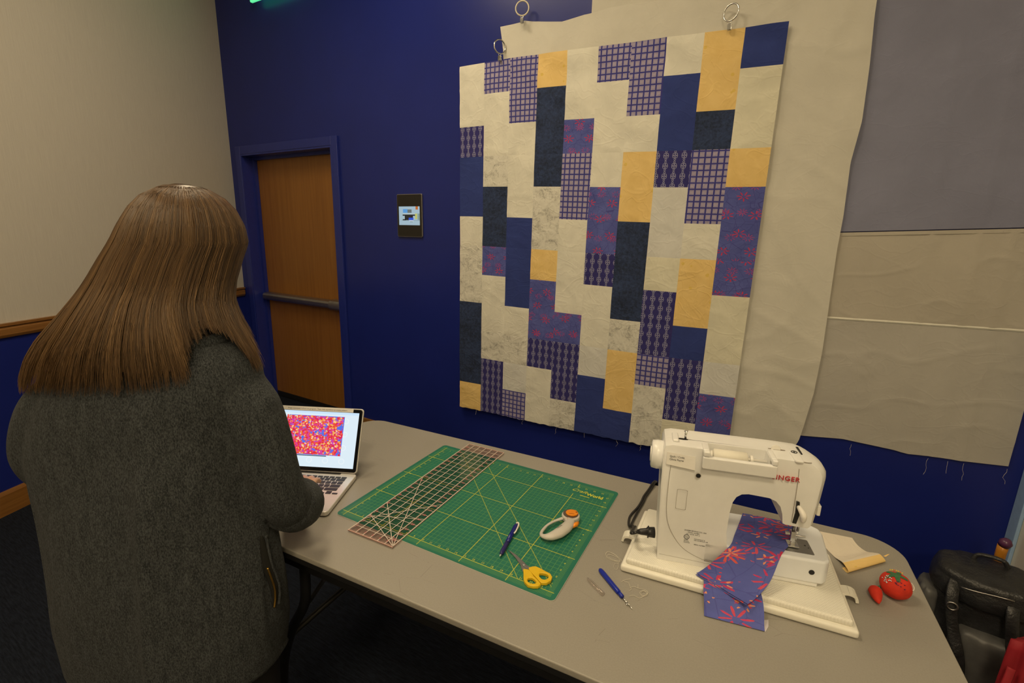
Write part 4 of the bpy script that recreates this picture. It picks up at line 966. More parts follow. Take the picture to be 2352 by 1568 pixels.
# left and right edge points along the strip
SL = [tuple(Ms @ Vector(p)) for p in ((0.210, 0.150, 0.0705), (0.193, 0.100, 0.0705), (0.174, 0.045, 0.0708), (0.159, 0.002, 0.0715), (0.142, -0.013, 0.058), (0.118, -0.022, 0.030), (0.096, -0.029, 0.009), (0.088, -0.032, 0.0045))]
SR = [tuple(Ms @ Vector(p)) for p in ((0.325, 0.140, 0.0705), (0.315, 0.090, 0.0705), (0.292, 0.045, 0.0708), (0.266, 0.002, 0.0715), (0.256, -0.013, 0.058), (0.236, -0.045, 0.028), (0.206, -0.080, 0.011), (0.183, -0.103, 0.006))]
SL2 = [(3.9045, -1.413, MZ + 0.0032), (3.918, -1.403, MZ + 0.0018), (3.924, -1.422, MZ + 0.0015), (3.927, -1.4475, MZ + 0.0012), (3.932, -1.464, MZ - 0.012), (3.936, -1.478, ZT + 0.006), (3.9385, -1.490, ZT + 0.0022)]
SR2 = [(4.0135, -1.4535, MZ + 0.0032), (4.025, -1.400, MZ + 0.0018), (4.035, -1.392, MZ + 0.0015), (4.042, -1.4150, MZ + 0.0012), (4.0475, -1.436, MZ - 0.012), (4.0505, -1.453, ZT + 0.006), (4.0525, -1.4675, ZT + 0.0022)]
cl = thing('fabric_strip', 'blue cloth strip with red flowers running from the needle down to the table', 'fabric', (3.99, -1.33, ZT))
CLO = Vector((3.99, -1.33, ZT))
def ribbon(A, B, voff):
    a = smooth_path(A, 6); b = smooth_path(B, 6); n_ = len(a) - 1
    acc = [0.0]
    for k in range(n_): acc.append(acc[-1] + ((a[k + 1] + b[k + 1]) / 2 - (a[k] + b[k]) / 2).length)
    def f(u, v):
        k = round(v * n_); p = a[k].lerp(b[k], u)
        return p + Vector((0, 0, 0.0018 * max(0, nz(u * 3, v * 5, voff)) if 0.02 < v < 0.98 else 0)) - CLO
    return f, n_, lambda u, v: (u * 0.115 + voff, -acc[round(v * n_)] * 1.0 + voff)
M['strip_back'] = fab_plain('strip_reverse', (0.62, 0.58, 0.62), 0.04, 8)
f, n_, uvf = ribbon(SL, SR, 0.3); bm = NB(); sheet(bm, f, 16, n_, uvf); obj('upper_layer', bm, FM['R2'], cl, smooth=True, solid=0.0009)
f, n_, uvf = ribbon(SL2, SR2, 1.7); bm = NB(); sheet(bm, f, 16, n_, uvf); obj('folded_layer', bm, FM['R2'], cl, smooth=True, solid=0.0009)
bm = NB(); prism(bm, [(4.0475, -1.4350), (4.0580, -1.4280), (4.0590, -1.4480), (4.0535, -1.4690)], ZT + 0.0004, ZT + 0.0011, lambda a, b, h: (a - CLO.x, b - CLO.y, h - CLO.z)); obj('pale_reverse_corner', bm, M['strip_back'], cl)

# ------------------------------------------------------------------ folded yellow cloth behind the machine
yl = thing('yellow_cloth', 'pale yellow cloth with a rolled end behind the sewing machine', 'fabric', (4.23, -1.07, ZT))
YO = Vector((4.23, -1.07, ZT))
YL = [(4.150, -1.000, 0.001), (4.172, -1.062, 0.001), (4.192, -1.103, 0.0018), (4.2005, -1.121, 0.0065), (4.207, -1.139, 0.0130), (4.214, -1.1555, 0.0125), (4.219, -1.1630, 0.0070), (4.216, -1.1590, 0.0012), (4.208, -1.145, 0.0010)]
YR = [(4.242, -0.984, 0.001), (4.252, -1.016, 0.001), (4.268, -1.036, 0.0018), (4.2815, -1.044, 0.0085), (4.291, -1.0525, 0.0145), (4.2985, -1.0605, 0.0125), (4.3035, -1.0655, 0.0070), (4.300, -1.0620, 0.0012), (4.292, -1.054, 0.0010)]
a = smooth_path([(p[0], p[1], p[2] + ZT) for p in YL], 6); b = smooth_path([(p[0], p[1], p[2] + ZT) for p in YR], 6); n_ = len(a) - 1
bm = NB(); sheet(bm, lambda u, v: a[round(v * n_)].lerp(b[round(v * n_)], u) - YO, 10, n_, lambda u, v: (u * 0.1, v * 0.2), lambda u, v: 0 if v < 0.52 else 1)
obj('cloth', bm, [fab_plain('yellow_cloth_reverse', (0.76, 0.69, 0.58), 0.04, 8), FM['Y']], yl, smooth=True, solid=0.0008)
bm = NB()
for k in range(5): tube(bm, [Vector((4.300 + 0.001 * k, -1.055, ZT + 0.013)) - YO, Vector((4.309 + 0.001 * k, -1.046 + 0.001 * k, ZT + 0.016)) - YO], 0.0005, 3)
o = obj('frayed_edge', bm, FM['Y'], yl); o['kind'] = 'stuff'

# ------------------------------------------------------------------ tomato pincushion with strawberry and pins
pc = thing('pincushion', 'red tomato pincushion with green felt leaf and strawberry on the table corner', 'pincushion', (4.302, -1.195, ZT))
rf = Mat('red_felt', (0.60, 0.028, 0.010), 0.8); rf.vary(0.12, 60); rf.bump(rf.noise(500, 2), 0.3, 0.0008)
M['red_felt'] = rf.m
gf = Mat('green_felt', (0.045, 0.14, 0.06), 0.9); gf.vary(0.15, 90)
bm = NB(); rings = []
for i in range(15):
    t = PI * i / 14; rr_ = math.sin(t) ** 0.85; zz = 0.028 - 0.0275 * math.cos(t)
    rings.append([(0.0310 * rr_ * (1 - 0.05 * (1 + math.cos(6 * a)) * 0.5) * math.cos(a), 0.0310 * rr_ * (1 - 0.05 * (1 + math.cos(6 * a)) * 0.5) * math.sin(a), zz) for a in (2 * PI * k / 48 for k in range(48))])
for r_ in (rings[0], rings[-1]):
    pass
rings[0] = [(0.004 * math.cos(2 * PI * k / 48), 0.004 * math.sin(2 * PI * k / 48), 0.0006) for k in range(48)]; rings[-1] = [(0.003 * math.cos(2 * PI * k / 48), 0.003 * math.sin(2 * PI * k / 48), 0.0540) for k in range(48)]
loft(bm, rings); obj('tomato', bm, M['red_felt'], pc, smooth=True)
def tom(x, y, off=0.0006):
    r_ = min(0.98, math.hypot(x, y) / 0.0300); t = PI - math.asin(r_ ** (1 / 0.85)); return 0.028 - 0.0275 * math.cos(t) + off
bm = NB(); n_ = 40; c = bm.verts.new((-0.004, -0.004, tom(-0.004, -0.004, 0.001)))
R2 = []
for q_ in (0.5, 1.0):
    rr2 = []
    for k in range(n_):
        a_ = 2 * PI * k / n_; l_ = q_ * (0.009 + 0.013 * abs(math.cos(2.5 * a_ + 0.4)) ** 2.5)
        x_, y_ = -0.004 + l_ * math.cos(a_), -0.004 + l_ * math.sin(a_) * 0.8; rr2.append(bm.verts.new((x_, y_, tom(x_, y_, 0.0012))))
    R2.append(rr2)
for k in range(n_):
    j = (k + 1) % n_; bm.faces.new((c, R2[0][k], R2[0][j])); bm.faces.new((R2[0][k], R2[1][k], R2[1][j], R2[0][j]))
obj('leaf', bm, gf.m, pc, smooth=True, solid=0.0008)
bm = NB()
for k in range(10):
    a_ = random.random() * 6.28; x_, y_ = 0.002 + 0.009 * random.uniform(-1, 1), -0.0215 + 0.0045 * random.uniform(-1, 1); zc = tom(x_, y_, 0.0008)
    for s_ in (0.8, 2.3): tube(bm, [(x_ - 0.002 * math.cos(a_ + s_), y_ - 0.002 * math.sin(a_ + s_), zc), (x_ + 0.002 * math.cos(a_ + s_), y_ + 0.002 * math.sin(a_ + s_), zc)], 0.0006, 4)
obj('purple_stitches', bm, plain('purple_thread', (0.09, 0.01, 0.06), 0.8), pc)
st0 = Vector((4.263, -1.222, ZT + 0.0155)) - Vector((4.302, -1.195, ZT))
d_ = Vector((0.004, -0.034, -0.006))
bm = NB(); tube(bm, [st0 - d_ * 0.05 + Vector((0.0, 0.010, 0.002)), st0 + Vector((0, 0.006, 0.001)), st0, st0 + d_ * 0.35, st0 + d_ * 0.7, st0 + d_ * 1.0], [0.004, 0.0105, 0.0132, 0.0115, 0.0075, 0.0016], 20); sb = obj('strawberry', bm, M['red_felt'], pc, smooth=True)
bm = NB(); tube(bm, [st0 + Vector((0.004, 0.012, 0.004)), st0 + Vector((0.010, 0.016, 0.006)), Vector((-0.026, -0.010, 0.016))], 0.0012, 6); obj('cord_link', bm, gf.m, pc, smooth=True)
def pin(x, y, r, mat, label, dirn, group):
    p = Vector((x, y, tom(x, y, 0.0))); o3 = Vector(dirn).normalized()
    bm = NB(); sphere(bm, p + o3 * (r + 0.0012), r, u=8, v=6); tube(bm, [p - o3 * 0.003, p + o3 * (r + 0.001)], 0.0003, 4)
    o = obj('pin', bm, mat, None, smooth=True); o.location = (4.302, -1.195, ZT); tag(o, label, 'pin', group)
M['pearl'] = plain('pearl_head', (0.62, 0.64, 0.72), 0.25); M['pin_yellow'] = plain('yellow_head', (0.75, 0.55, 0.02), 0.3); M['pin_orange'] = plain('orange_head', (0.75, 0.16, 0.02), 0.3); M['pin_ivory'] = plain('ivory_head', (0.72, 0.66, 0.58), 0.3)
rnd = random.Random(3)
for k in range(20):
    a_ = math.radians(rnd.uniform(196, 236)); r_ = rnd.uniform(0.0185, 0.0285); pin(r_ * math.cos(a_), r_ * math.sin(a_), 0.0012, M['pearl'], 'pearl headed pin in the cluster on the strawberry side of the tomato pincushion', (math.cos(a_), math.sin(a_), 0.7), 'pearl pins in the pincushion')
for k in range(7):
    x_ = -0.011 + 0.0036 * k; pin(x_, 0.017 - 0.0003 * k, 0.0015, M['pin_yellow'] if k % 3 != 2 else M['pin_orange'], ('yellow' if k % 3 != 2 else 'orange') + ' headed pin on the wall side of the tomato pincushion', (0, 0.5, 0.9), 'coloured pins in the pincushion')
for k in range(8):
    a_ = math.radians(-28 + 7 * k); pin(0.0286 * math.cos(a_), 0.0286 * math.sin(a_), 0.0014, M['pin_ivory'], 'ivory headed pin on the right side of the tomato pincushion', (math.cos(a_), math.sin(a_), 0.1), 'ivory pins in the pincushion')

# ------------------------------------------------------------------ seam ripper, cap, thread scraps
r0, r1 = Vector((3.6985, -1.4748, ZT)), Vector((3.8017, -1.5562, ZT)); rd = r1 - r0
sr = thing('seam_ripper', 'blue handled seam ripper lying beside the green mat', 'seam ripper', r0, math.atan2(rd.y, rd.x))
M['rip_blue'] = plain('ripper_blue', (0.006, 0.022, 0.33), 0.3)
bm = NB(); tube(bm, [(-0.001, 0, 0.0058), (0.003, 0, 0.0058), (0.010, 0, 0.0058), (0.070, 0, 0.0058), (0.080, 0, 0.0058), (0.081, 0, 0.0058)], [0.002, 0.0052, 0.0062, 0.0060, 0.0058, 0.0048], 12, 0.9); obj('handle', bm, M['rip_blue'], sr, smooth=True)
bm = NB(); box(bm, 0.012, 0.078, -0.0016, 0.0016, 0.0110, 0.0116); obj('handle_rib', bm, M['rip_blue'], sr, bevel=0.0004)
bm = NB(); tube(bm, [(0.080, 0, 0.0058), (0.095, 0, 0.0058)], 0.0046, 10); obj('ferrule', bm, M['rip_blue'], sr, smooth=True)
bm = NB(); tube(bm, [(0.094, 0, 0.0058), (0.112, 0, 0.005)], [0.0022, 0.0018], 8); tube(bm, [(0.112, 0, 0.005), (0.118, 0.001, 0.0045), (0.131, 0.0015, 0.004)], [0.0018, 0.0012, 0.0003], 6); tube(bm, [(0.112, 0, 0.005), (0.117, -0.0035, 0.0045)], [0.0016, 0.0014], 6); obj('fork', bm, M['chrome'], sr, smooth=True)
c0, c1 = Vector((3.6840, -1.5185, ZT)), Vector((3.7340, -1.5480, ZT)); cd = c1 - c0
cp = thing('ripper_cap', 'clear plastic cap lying next to the blue seam ripper', 'cap', c0, math.atan2(cd.y, cd.x))
cm_ = bpy.data.materials.new('clear_plastic'); cm_.use_nodes = True; nt = cm_.node_tree; nt.nodes.remove(nt.nodes['Principled BSDF'])
t1 = nt.nodes.new('ShaderNodeBsdfTransparent'); t1.inputs[0].default_value = (0.95, 0.93, 0.92, 1); g1 = nt.nodes.new('ShaderNodeBsdfGlossy'); g1.inputs['Roughness'].default_value = 0.1; g1.inputs[0].default_value = (0.9, 0.88, 0.88, 1)
lw = nt.nodes.new('ShaderNodeLayerWeight'); lw.inputs[0].default_value = 0.15; m1 = nt.nodes.new('ShaderNodeMixShader'); nt.links.new(lw.outputs['Facing'], m1.inputs[0]); nt.links.new(t1.outputs[0], m1.inputs[1]); nt.links.new(g1.outputs[0], m1.inputs[2]); nt.links.new(m1.outputs[0], nt.nodes['Material Output'].inputs[0])
bm = NB(); tube(bm, [(0, 0, 0.0052), (0.003, 0, 0.0052), (0.010, 0, 0.0052), (0.056, 0, 0.0052), (0.058, 0, 0.0052)], [0.0015, 0.0032, 0.0046, 0.0050, 0.0048], 14); obj('cap_shell', bm, cm_, cp, smooth=True)
M['wthread'] = plain('white_loose_thread', (0.66, 0.62, 0.53), 0.8)
def scrap(label, paths, org):
    t = thing('thread_scrap', label, 'thread', (org[0], org[1], ZT), 0, 'loose white thread ends on the table')
    bm = NB()
    for i, p in enumerate(paths):
        pp = smooth_path([(x_ - org[0], y_ - org[1], 0.0008 + 0.0006 * (k % 3)) for k, (x_, y_) in enumerate(p)], 6); tube(bm, pp, 0.00045, 4)
    obj('strand', bm, M['wthread'], t, smooth=True)
scrap('looped white thread scrap between the green mat and the base tray', [[(3.6916, -1.4112), (3.691, -1.3979), (3.7077, -1.3966), (3.7311, -1.4088), (3.7243, -1.4196), (3.7059, -1.4223), (3.6951, -1.4135), (3.6996, -1.4039), (3.7212, -1.4061), (3.729, -1.4144), (3.7287, -1.4254), (3.7327, -1.4378), (3.7314, -1.449), (3.7233, -1.4436), (3.7219, -1.4318), (3.7282, -1.4236)],
      [(3.689, -1.405), (3.694, -1.396), (3.712, -1.399), (3.728, -1.412), (3.718, -1.419), (3.700, -1.417)]], (3.71, -1.42))
scrap('tangled white thread scrap beside the tip of the seam ripper', [[(3.7772, -1.4911), (3.7851, -1.4825), (3.7948, -1.4839), (3.8085, -1.4791), (3.8164, -1.4834), (3.8173, -1.4954), (3.81, -1.5017), (3.8017, -1.4961), (3.8039, -1.4875), (3.8127, -1.482), (3.8182, -1.4859), (3.8135, -1.4978), (3.8059, -1.5113), (3.7922, -1.5109), (3.7835, -1.5199)],
      [(3.803, -1.490), (3.810, -1.484), (3.816, -1.490), (3.812, -1.499), (3.804, -1.497), (3.806, -1.487), (3.815, -1.486), (3.817, -1.493)], [(3.7905, -1.4700), (3.7930, -1.4800), (3.7948, -1.4839)], [(3.779, -1.502), (3.782, -1.494), (3.778, -1.491)]], (3.80, -1.495))
scrap('short curved white thread scrap near the corner of the base tray', [[(3.7549, -1.4842), (3.7599, -1.4733), (3.771, -1.4625)], [(3.756, -1.476), (3.762, -1.478), (3.771, -1.479), (3.776, -1.487)]], (3.765, -1.475))

# ------------------------------------------------------------------ backpack, red bag and umbrella in the right corner
bp_ = thing('backpack', 'dark grey backpack standing on the floor in the corner beyond the table', 'backpack', (4.712, -0.455, 0.0), -0.12)
bkm = Mat('charcoal_nylon', (0.022, 0.023, 0.026), 0.34); bkm.vary(0.35, 14); bkm.bump(bkm.noise(16, 6, 0.65), 0.8, 0.012)
bkl = plain('light_charcoal_nylon', (0.085, 0.085, 0.085), 0.42, amt=0.2, scale=20, bump=0.4, bscale=40)
def bag(hw, hd, z0, z1, cx=0, cy=0, n=40, e=0.75, top=0.72, lean=0.0, amp=0.012, seed=0):
    rings = []
    for i in range(19):
        t = i / 18; z = z0 + (z1 - z0) * t
        s_ = 1.0 if t < 0.7 else top + (1 - top) * math.sqrt(max(0, 1 - ((t - 0.7) / 0.3) ** 2)); s_ *= 0.94 + 0.06 * math.sin(PI * min(1, t * 1.4))
        if i == 0: s_ *= 0.9
        rings.append([Vector((cx + hw * s_ * math.copysign(abs(math.cos(a)) ** e, math.cos(a)), cy - lean * t + hd * s_ * math.copysign(abs(math.sin(a)) ** e, math.sin(a)), z)) * 1.0 + Vector((math.cos(a), math.sin(a), 0)) * amp * nz(3 * math.cos(a) + seed, 3 * math.sin(a), z * 9) for a in (2 * PI * k / n for k in range(n))])
    return rings
bm = NB(); loft(bm, bag(0.145, 0.105, 0.004, 0.455)); bb_ = obj('main_body', bm, bkm.m, bp_, smooth=True)
bm = NB(); loft(bm, bag(0.105, 0.045, 0.03, 0.300, 0.02, -0.105, amp=0.01, seed=5)); obj('front_pocket', bm, bkl, bp_, smooth=True)
bm = NB(); loft(bm, bag(0.150, 0.112, 0.375, 0.470, 0, -0.004, amp=0.010, top=0.80, seed=9)); lidp = obj('top_lid', bm, bkm.m, bp_, smooth=True)
bm = NB(); tube(bm, [(-0.085 + 0.02 * k, -0.118 - 0.002 * math.sin(k), 0.440 + 0.002 * k) for k in range(7)], 0.0022, 6); obj('zip_line', bm, M['steel'], lidp, smooth=True)
for x0, x1 in ((-0.095, -0.055), (0.045, 0.075)):
    bm = NB(); tube(bm, smooth_path([(x0, -0.085, 0.440), (x0 - 0.006, -0.124, 0.40), (x0 + 0.008, -0.135, 0.31), (x1, -0.158, 0.20), (x1 + 0.01, -0.160, 0.09)], 6), 0.017, 10, 0.28, up=(0, 1, 0)); obj('strap', bm, bkm.m, bp_, smooth=True)
bm = NB(); torus(bm, (-0.098, -0.138, 0.375), 0.013, 0.003, None, 20, 6); obj('buckle', bm, M['steel'], bp_, smooth=True)
bm = NB(); tube(bm, smooth_path([(-0.045, 0.05, 0.455), (-0.03, 0.055, 0.485), (0.03, 0.055, 0.487), (0.045, 0.05, 0.455)], 6), 0.007, 8); obj('grab_handle', bm, bkm.m, bp_, smooth=True)
bm = NB(); loft(bm, [ [ (p.x, p.y, p.z) for p in r_] for r_ in bag(0.035, 0.07, 0.10, 0.36, -0.140, 0.0, amp=0.006, seed=3)]); obj('side_pocket', bm, bkl, bp_, smooth=True)

rb = thing('red_bag', 'red folded cloth bag leaning on the front of the backpack', 'bag', (4.762, -0.722, 0.0), -0.10)
rdm = plain('red_cloth', (0.34, 0.012, 0.022), 0.7, amt=0.15, scale=12, bump=0.4, bscale=30)
rings = []
for i in range(14):
    t = i / 13; z = 0.004 + 0.43 * t; w_ = 0.085 - 0.02 * t
    rings.append([(w_ * math.cos(a) * (1 + 0.10 * math.sin(7 * a + 4 * t)), 0.038 * math.sin(a) * (1 + 0.35 * math.sin(9 * a + 2 * t)) * (1 - 0.4 * t), z + 0.02 * math.cos(a) * t) for a in (2 * PI * k / 56 for k in range(56))])
bm = NB(); loft(bm, rings); obj('bag_body', bm, rdm, rb, smooth=True)
bm = NB(); tube(bm, smooth_path([(-0.060, -0.030, 0.34), (-0.070, -0.050, 0.28), (-0.085, -0.055, 0.18), (-0.10, -0.06, 0.08), (-0.06, -0.065, 0.012)], 6), 0.010, 8, 0.3, up=(0, 1, 0)); obj('bag_strap', bm, rdm, rb, smooth=True)

um = thing('umbrella', 'closed umbrella with amber wooden handle and purple tip behind the backpack', 'umbrella', (4.782, -0.275, 0.0))
bm = NB(); tube(bm, [(0, 0, 0.003), (0, 0, 0.05), (0, 0, 0.20), (0, 0, 0.38), (0, 0, 0.40)], [0.006, 0.012, 0.026, 0.020, 0.012], 14); obj('folded_canopy', bm, M['black_plastic'], um, smooth=True)
bm = NB(); tube(bm, [(0, 0, 0.395), (0, 0, 0.42), (0, 0, 0.455), (0.001, 0, 0.485)], [0.010, 0.0145, 0.0150, 0.0155], 14); obj('wooden_handle', bm, plain('amber_wood', (0.50, 0.20, 0.02), 0.3, amt=0.15, scale=60), um, smooth=True)
bm = NB(); tube(bm, [(0.001, 0, 0.482), (0.004, -0.004, 0.498), (0.006, -0.006, 0.510)], [0.0162, 0.0185, 0.010], 14); obj('handle_tip', bm, plain('purple_cap', (0.10, 0.03, 0.09), 0.3), um, smooth=True)

# ------------------------------------------------------------------ the person at the laptop
per = thing('person', 'person with long brown hair and grey wool coat standing at the laptop', 'person', (2.826, -1.971, 0.0), 0.5222)
skin = Mat('skin', (0.58, 0.36, 0.26), 0.5); skin.vary(0.06, 30); skin.b.inputs['Subsurface Weight'].default_value = 0.08
# --- body: head, neck, torso, arms and hands as one surface
bm = NB()
def ering(cx, cy, z, a, b, n=24): return [(cx + a * math.cos(t), cy + b * math.sin(t), z) for t in (2 * PI * k / n for k in range(n))]
loft(bm, [ering(-0.03, 0.0, 0.70, 0.13, 0.09), ering(-0.03, 0.0, 0.82, 0.15, 0.10), ering(-0.02, 0.0, 0.98, 0.12, 0.085), ering(0.01, 0.0, 1.12, 0.14, 0.09), ering(0.04, 0.0, 1.20, 0.14, 0.075), ering(0.07, 0.0, 1.265, 0.07, 0.06), ering(0.078, 0.012, 1.32, 0.052, 0.056), ering(0.085, 0.028, 1.42, 0.050, 0.058)])
sphere(bm, (0.088, 0.040, 1.502), 0.074, 0.094, 0.098, 24, 16)               # skull
sphere(bm, (0.090, 0.085, 1.440), 0.050, 0.056, 0.062, 20, 12)                # jaw and face
sphere(bm, (0.091, 0.128, 1.405), 0.020, 0.017, 0.016)                        # chin
tube(bm, [(0.091, 0.130, 1.500), (0.091, 0.148, 1.462), (0.091, 0.140, 1.452)], [0.008, 0.013, 0.010], 10)   # nose
sphere(bm, (0.091, 0.136, 1.428), 0.021, 0.010, 0.008)                        # lips
sphere(bm, (0.091, 0.122, 1.505), 0.045, 0.018, 0.010)                        # brow
for s_ in (-1, 1): sphere(bm, (0.088 + s_ * 0.074, 0.040, 1.480), 0.008, 0.018, 0.030)   # ears
def arm(pts, rs): tube(bm, smooth_path(pts, 5), rs, 14)
arm([(0.16, 0.0, 1.205), (0.225, -0.01, 1.10), (0.250, -0.005, 0.92), (0.232, 0.080, 0.868), (0.176, 0.182, 0.797)], [0.050, 0.046, 0.040, 0.038, 0.026])
arm([(-0.14, 0.0, 1.18), (-0.25, -0.01, 1.10), (-0.285, 0.01, 0.985), (-0.20, 0.13, 0.87), (0.02, 0.215, 0.800)], [0.050, 0.046, 0.040, 0.036, 0.026])
def hand(w, side):
    w = Vector(w)
    tube(bm, [w, w + Vector((0, 0.035, -0.004)), w + Vector((0, 0.075, -0.008))], [0.026, 0.036, 0.038], 14, 0.42, up=(0, 0, 1))
    for k, (dx, l_) in enumerate(((-0.030, 0.060), (-0.010, 0.070), (0.010, 0.066), (0.030, 0.052))):
        b_ = w + Vector((dx * side, 0.070, -0.006))
        tube(bm, smooth_path([b_, b_ + Vector((dx * 0.10 * side, l_ * 0.45, 0.006)), b_ + Vector((dx * 0.15 * side, l_ * 0.78, -0.002)), b_ + Vector((dx * 0.15 * side, l_ * 0.95, -0.014))], 4), [0.0092, 0.0088, 0.0080, 0.0065], 10)
    b_ = w + Vector((-0.028 * side, 0.020, -0.006))
    tube(bm, smooth_path([b_, b_ + Vector((-0.022 * side, 0.024, -0.004)), b_ + Vector((-0.030 * side, 0.052, -0.010))], 4), [0.012, 0.0100, 0.0072], 10)
hand((0.172, 0.190, 0.792), 1); hand((0.030, 0.215, 0.796), -1)
remeshed('body', bm, skin.m, per, 0.0048, 4)
bm = NB()
for s_ in (-1, 1): sphere(bm, (0.091 + s_ * 0.031, 0.121, 1.487), 0.0125)
ey = obj('eyes', bm, plain('eye_white', (0.75, 0.72, 0.70), 0.2), per, smooth=True)
bm = NB()
for s_ in (-1, 1): sphere(bm, (0.091 + s_ * 0.031, 0.1310, 1.487), 0.0052, 0.0032, 0.0052)
obj('iris', bm, plain('iris_brown', (0.06, 0.03, 0.015), 0.2), ey, smooth=True)

# --- coat
cm = Mat('grey_wool', (0.085, 0.080, 0.068), 0.92, spec=0.15)
n1 = cm.noise(420, 3, 0.8, st=(1, 1, 0.45)); n2 = cm.noise(70, 4, 0.7, st=(1, 1, 0.3)); n3 = cm.noise(5, 3)
cm.base(cm.mix((n1 * 0.78 + n2 * 0.22).sstep(0.36, 0.66), (0.0135, 0.0158, 0.0180), (0.074, 0.082, 0.090))); cm.bump(n1 * 0.7 + n2, 0.5, 0.003)
cm.b.inputs['Sheen Weight'].default_value = 0.04; cm.b.inputs['Sheen Roughness'].default_value = 0.6
CR = [(1.300, 0.090, 0.052, 0.060), (1.276, 0.084, 0.100, 0.082), (1.247, 0.050, 0.163, 0.100), (1.212, 0.014, 0.210, 0.114), (1.160, -0.012, 0.226, 0.124), (1.098, -0.036, 0.232, 0.128), (1.023, -0.047, 0.240, 0.134), (0.947, -0.044, 0.246, 0.138),
      (0.833, -0.034, 0.254, 0.146), (0.715, -0.028, 0.262, 0.152), (0.590, -0.032, 0.270, 0.155), (0.475, -0.040, 0.258, 0.150)]
def csurf(z, a, off=0.0):
    zz = sorted(CR); cx = ints(z, [(r[0], r[1]) for r in zz]); hw_ = ints(z, [(r[0], r[2]) for r in zz]); hd_ = ints(z, [(r[0], r[3]) for r in zz])
    e = 0.86
    x_ = cx + (hw_ + off) * math.copysign(abs(math.cos(a)) ** e, math.cos(a)); y_ = (hd_ + off) * math.copysign(abs(math.sin(a)) ** e, math.sin(a))
    if z < 0.86: y_ = min(y_, 0.119 - 0.475 * (x_ - 0.08) - 0.020)          # the coat front rests against the table edge
    return Vector((x_, y_, z))
bm = NB()
rings = []
zs = [1.312, 1.300, 1.285, 1.270, 1.255, 1.235, 1.21, 1.18, 1.14, 1.10, 1.05, 1.0, 0.95, 0.9, 0.85, 0.8, 0.75, 0.7, 0.65, 0.6, 0.55, 0.51, 0.475]
for z in zs: rings.append([csurf(z, 2 * PI * k / 64) for k in range(64)])
loft(bm, rings)
tube(bm, smooth_path([(0.150, 0.0, 1.195), (0.205, -0.008, 1.135), (0.232, -0.014, 1.045), (0.247, -0.012, 0.955), (0.256, 0.005, 0.895), (0.250, 0.050, 0.862)], 5), [0.060, 0.062, 0.058, 0.056, 0.056, 0.050], 20)
tube(bm, smooth_path([(-0.150, 0.0, 1.165), (-0.215, -0.012, 1.130), (-0.262, -0.010, 1.060), (-0.285, 0.008, 0.985), (-0.275, 0.060, 0.925), (-0.21, 0.13, 0.875)], 5), [0.064, 0.066, 0.062, 0.060, 0.058, 0.052], 20)
def cwr(co, n):
    d = 0.004 * nz(co.x * 7, co.y * 7, co.z * 3) + 0.002 * nz(co.x * 18, co.y * 18, co.z * 8)
    if n.y < 0.2 and abs(co.x) < 0.22 and co.z < 1.22:
        xr_ = 0.012 + (co.z - 0.536) * 0.062                                   # pressed centre-back fold
        t = (co.x - xr_); k = min(1, max(0, (1.22 - co.z) / 0.3))
        d += k * (0.026 * math.exp(-t / 0.12) if t > 0 else 0.026 * math.exp(t / 0.020))
    # drag folds towards the right side
    d += 0.006 * math.sin(16 * (co.x - 0.35 * co.z) + 2 * nz(co.z * 3, 1)) * max(0, 1 - abs(co.z - 0.9) / 0.4) * (1 if abs(co.x) < 0.25 else 0.3)
    return co + n * d
coat = remeshed('coat', bm, cm.m, per, 0.0085, 8, cwr)
# turned-up cuff on the right sleeve, sleeve end on the left
for pts, rs in (([(0.2535, 0.012, 0.893), (0.2555, 0.020, 0.882), (0.2515, 0.055, 0.855), (0.2470, 0.080, 0.842), (0.2465, 0.082, 0.841)], [0.052, 0.0635, 0.0650, 0.0640, 0.046]), ([(-0.25, 0.105, 0.895), (-0.243, 0.112, 0.890), (-0.215, 0.135, 0.872), (-0.200, 0.145, 0.865)], [0.050, 0.058, 0.057, 0.045])):
    bm = NB(); tube(bm, pts, rs, 28); obj('cuff', bm, cm.m, coat, smooth=True)
# zipped side pocket
gold = plain('gold_zip', (0.50, 0.30, 0.07), 0.3, 0.9)
def pk(z, dz=0.0, off=0.003): return csurf(z, -0.245 + dz, off)
zl = [0.835, 0.80, 0.76, 0.73, 0.70, 0.675, 0.655]
bend = [0, -0.012, -0.010, 0.012, 0.032, 0.022, -0.010]
bm = NB(); tube(bm, smooth_path([pk(z, b_, 0.006) for z, b_ in zip(zl, bend)], 5), [0.003, 0.008, 0.010, 0.011, 0.010, 0.007, 0.003], 8, 0.5, up=(1, -1, 0)); pkt = obj('pocket_opening', bm, plain('pocket_dark', (0.006, 0.006, 0.005), 0.9), coat, smooth=True)
bm = NB(); tube(bm, smooth_path([pk(z, b_ - 0.030, 0.011) for z, b_ in zip(zl[2:], bend[2:])], 6), 0.0024, 6); obj('zip_teeth', bm, gold, pkt, smooth=True)
bm = NB(); tube(bm, smooth_path([pk(z, b_ + 0.040, 0.012) for z, b_ in zip(zl, bend)], 6), 0.0030, 8); obj('pocket_edge', bm, cm.m, pkt, smooth=True)
# collar
bm = NB(); tube(bm, [(0.088 + 0.074 * math.cos(t), 0.004 + 0.070 * math.sin(t), 1.292 + 0.012 * math.sin(t)) for t in (2 * PI * k / 32 for k in range(33))], 0.016, 10, cap=False); obj('collar', bm, cm.m, coat, smooth=True)
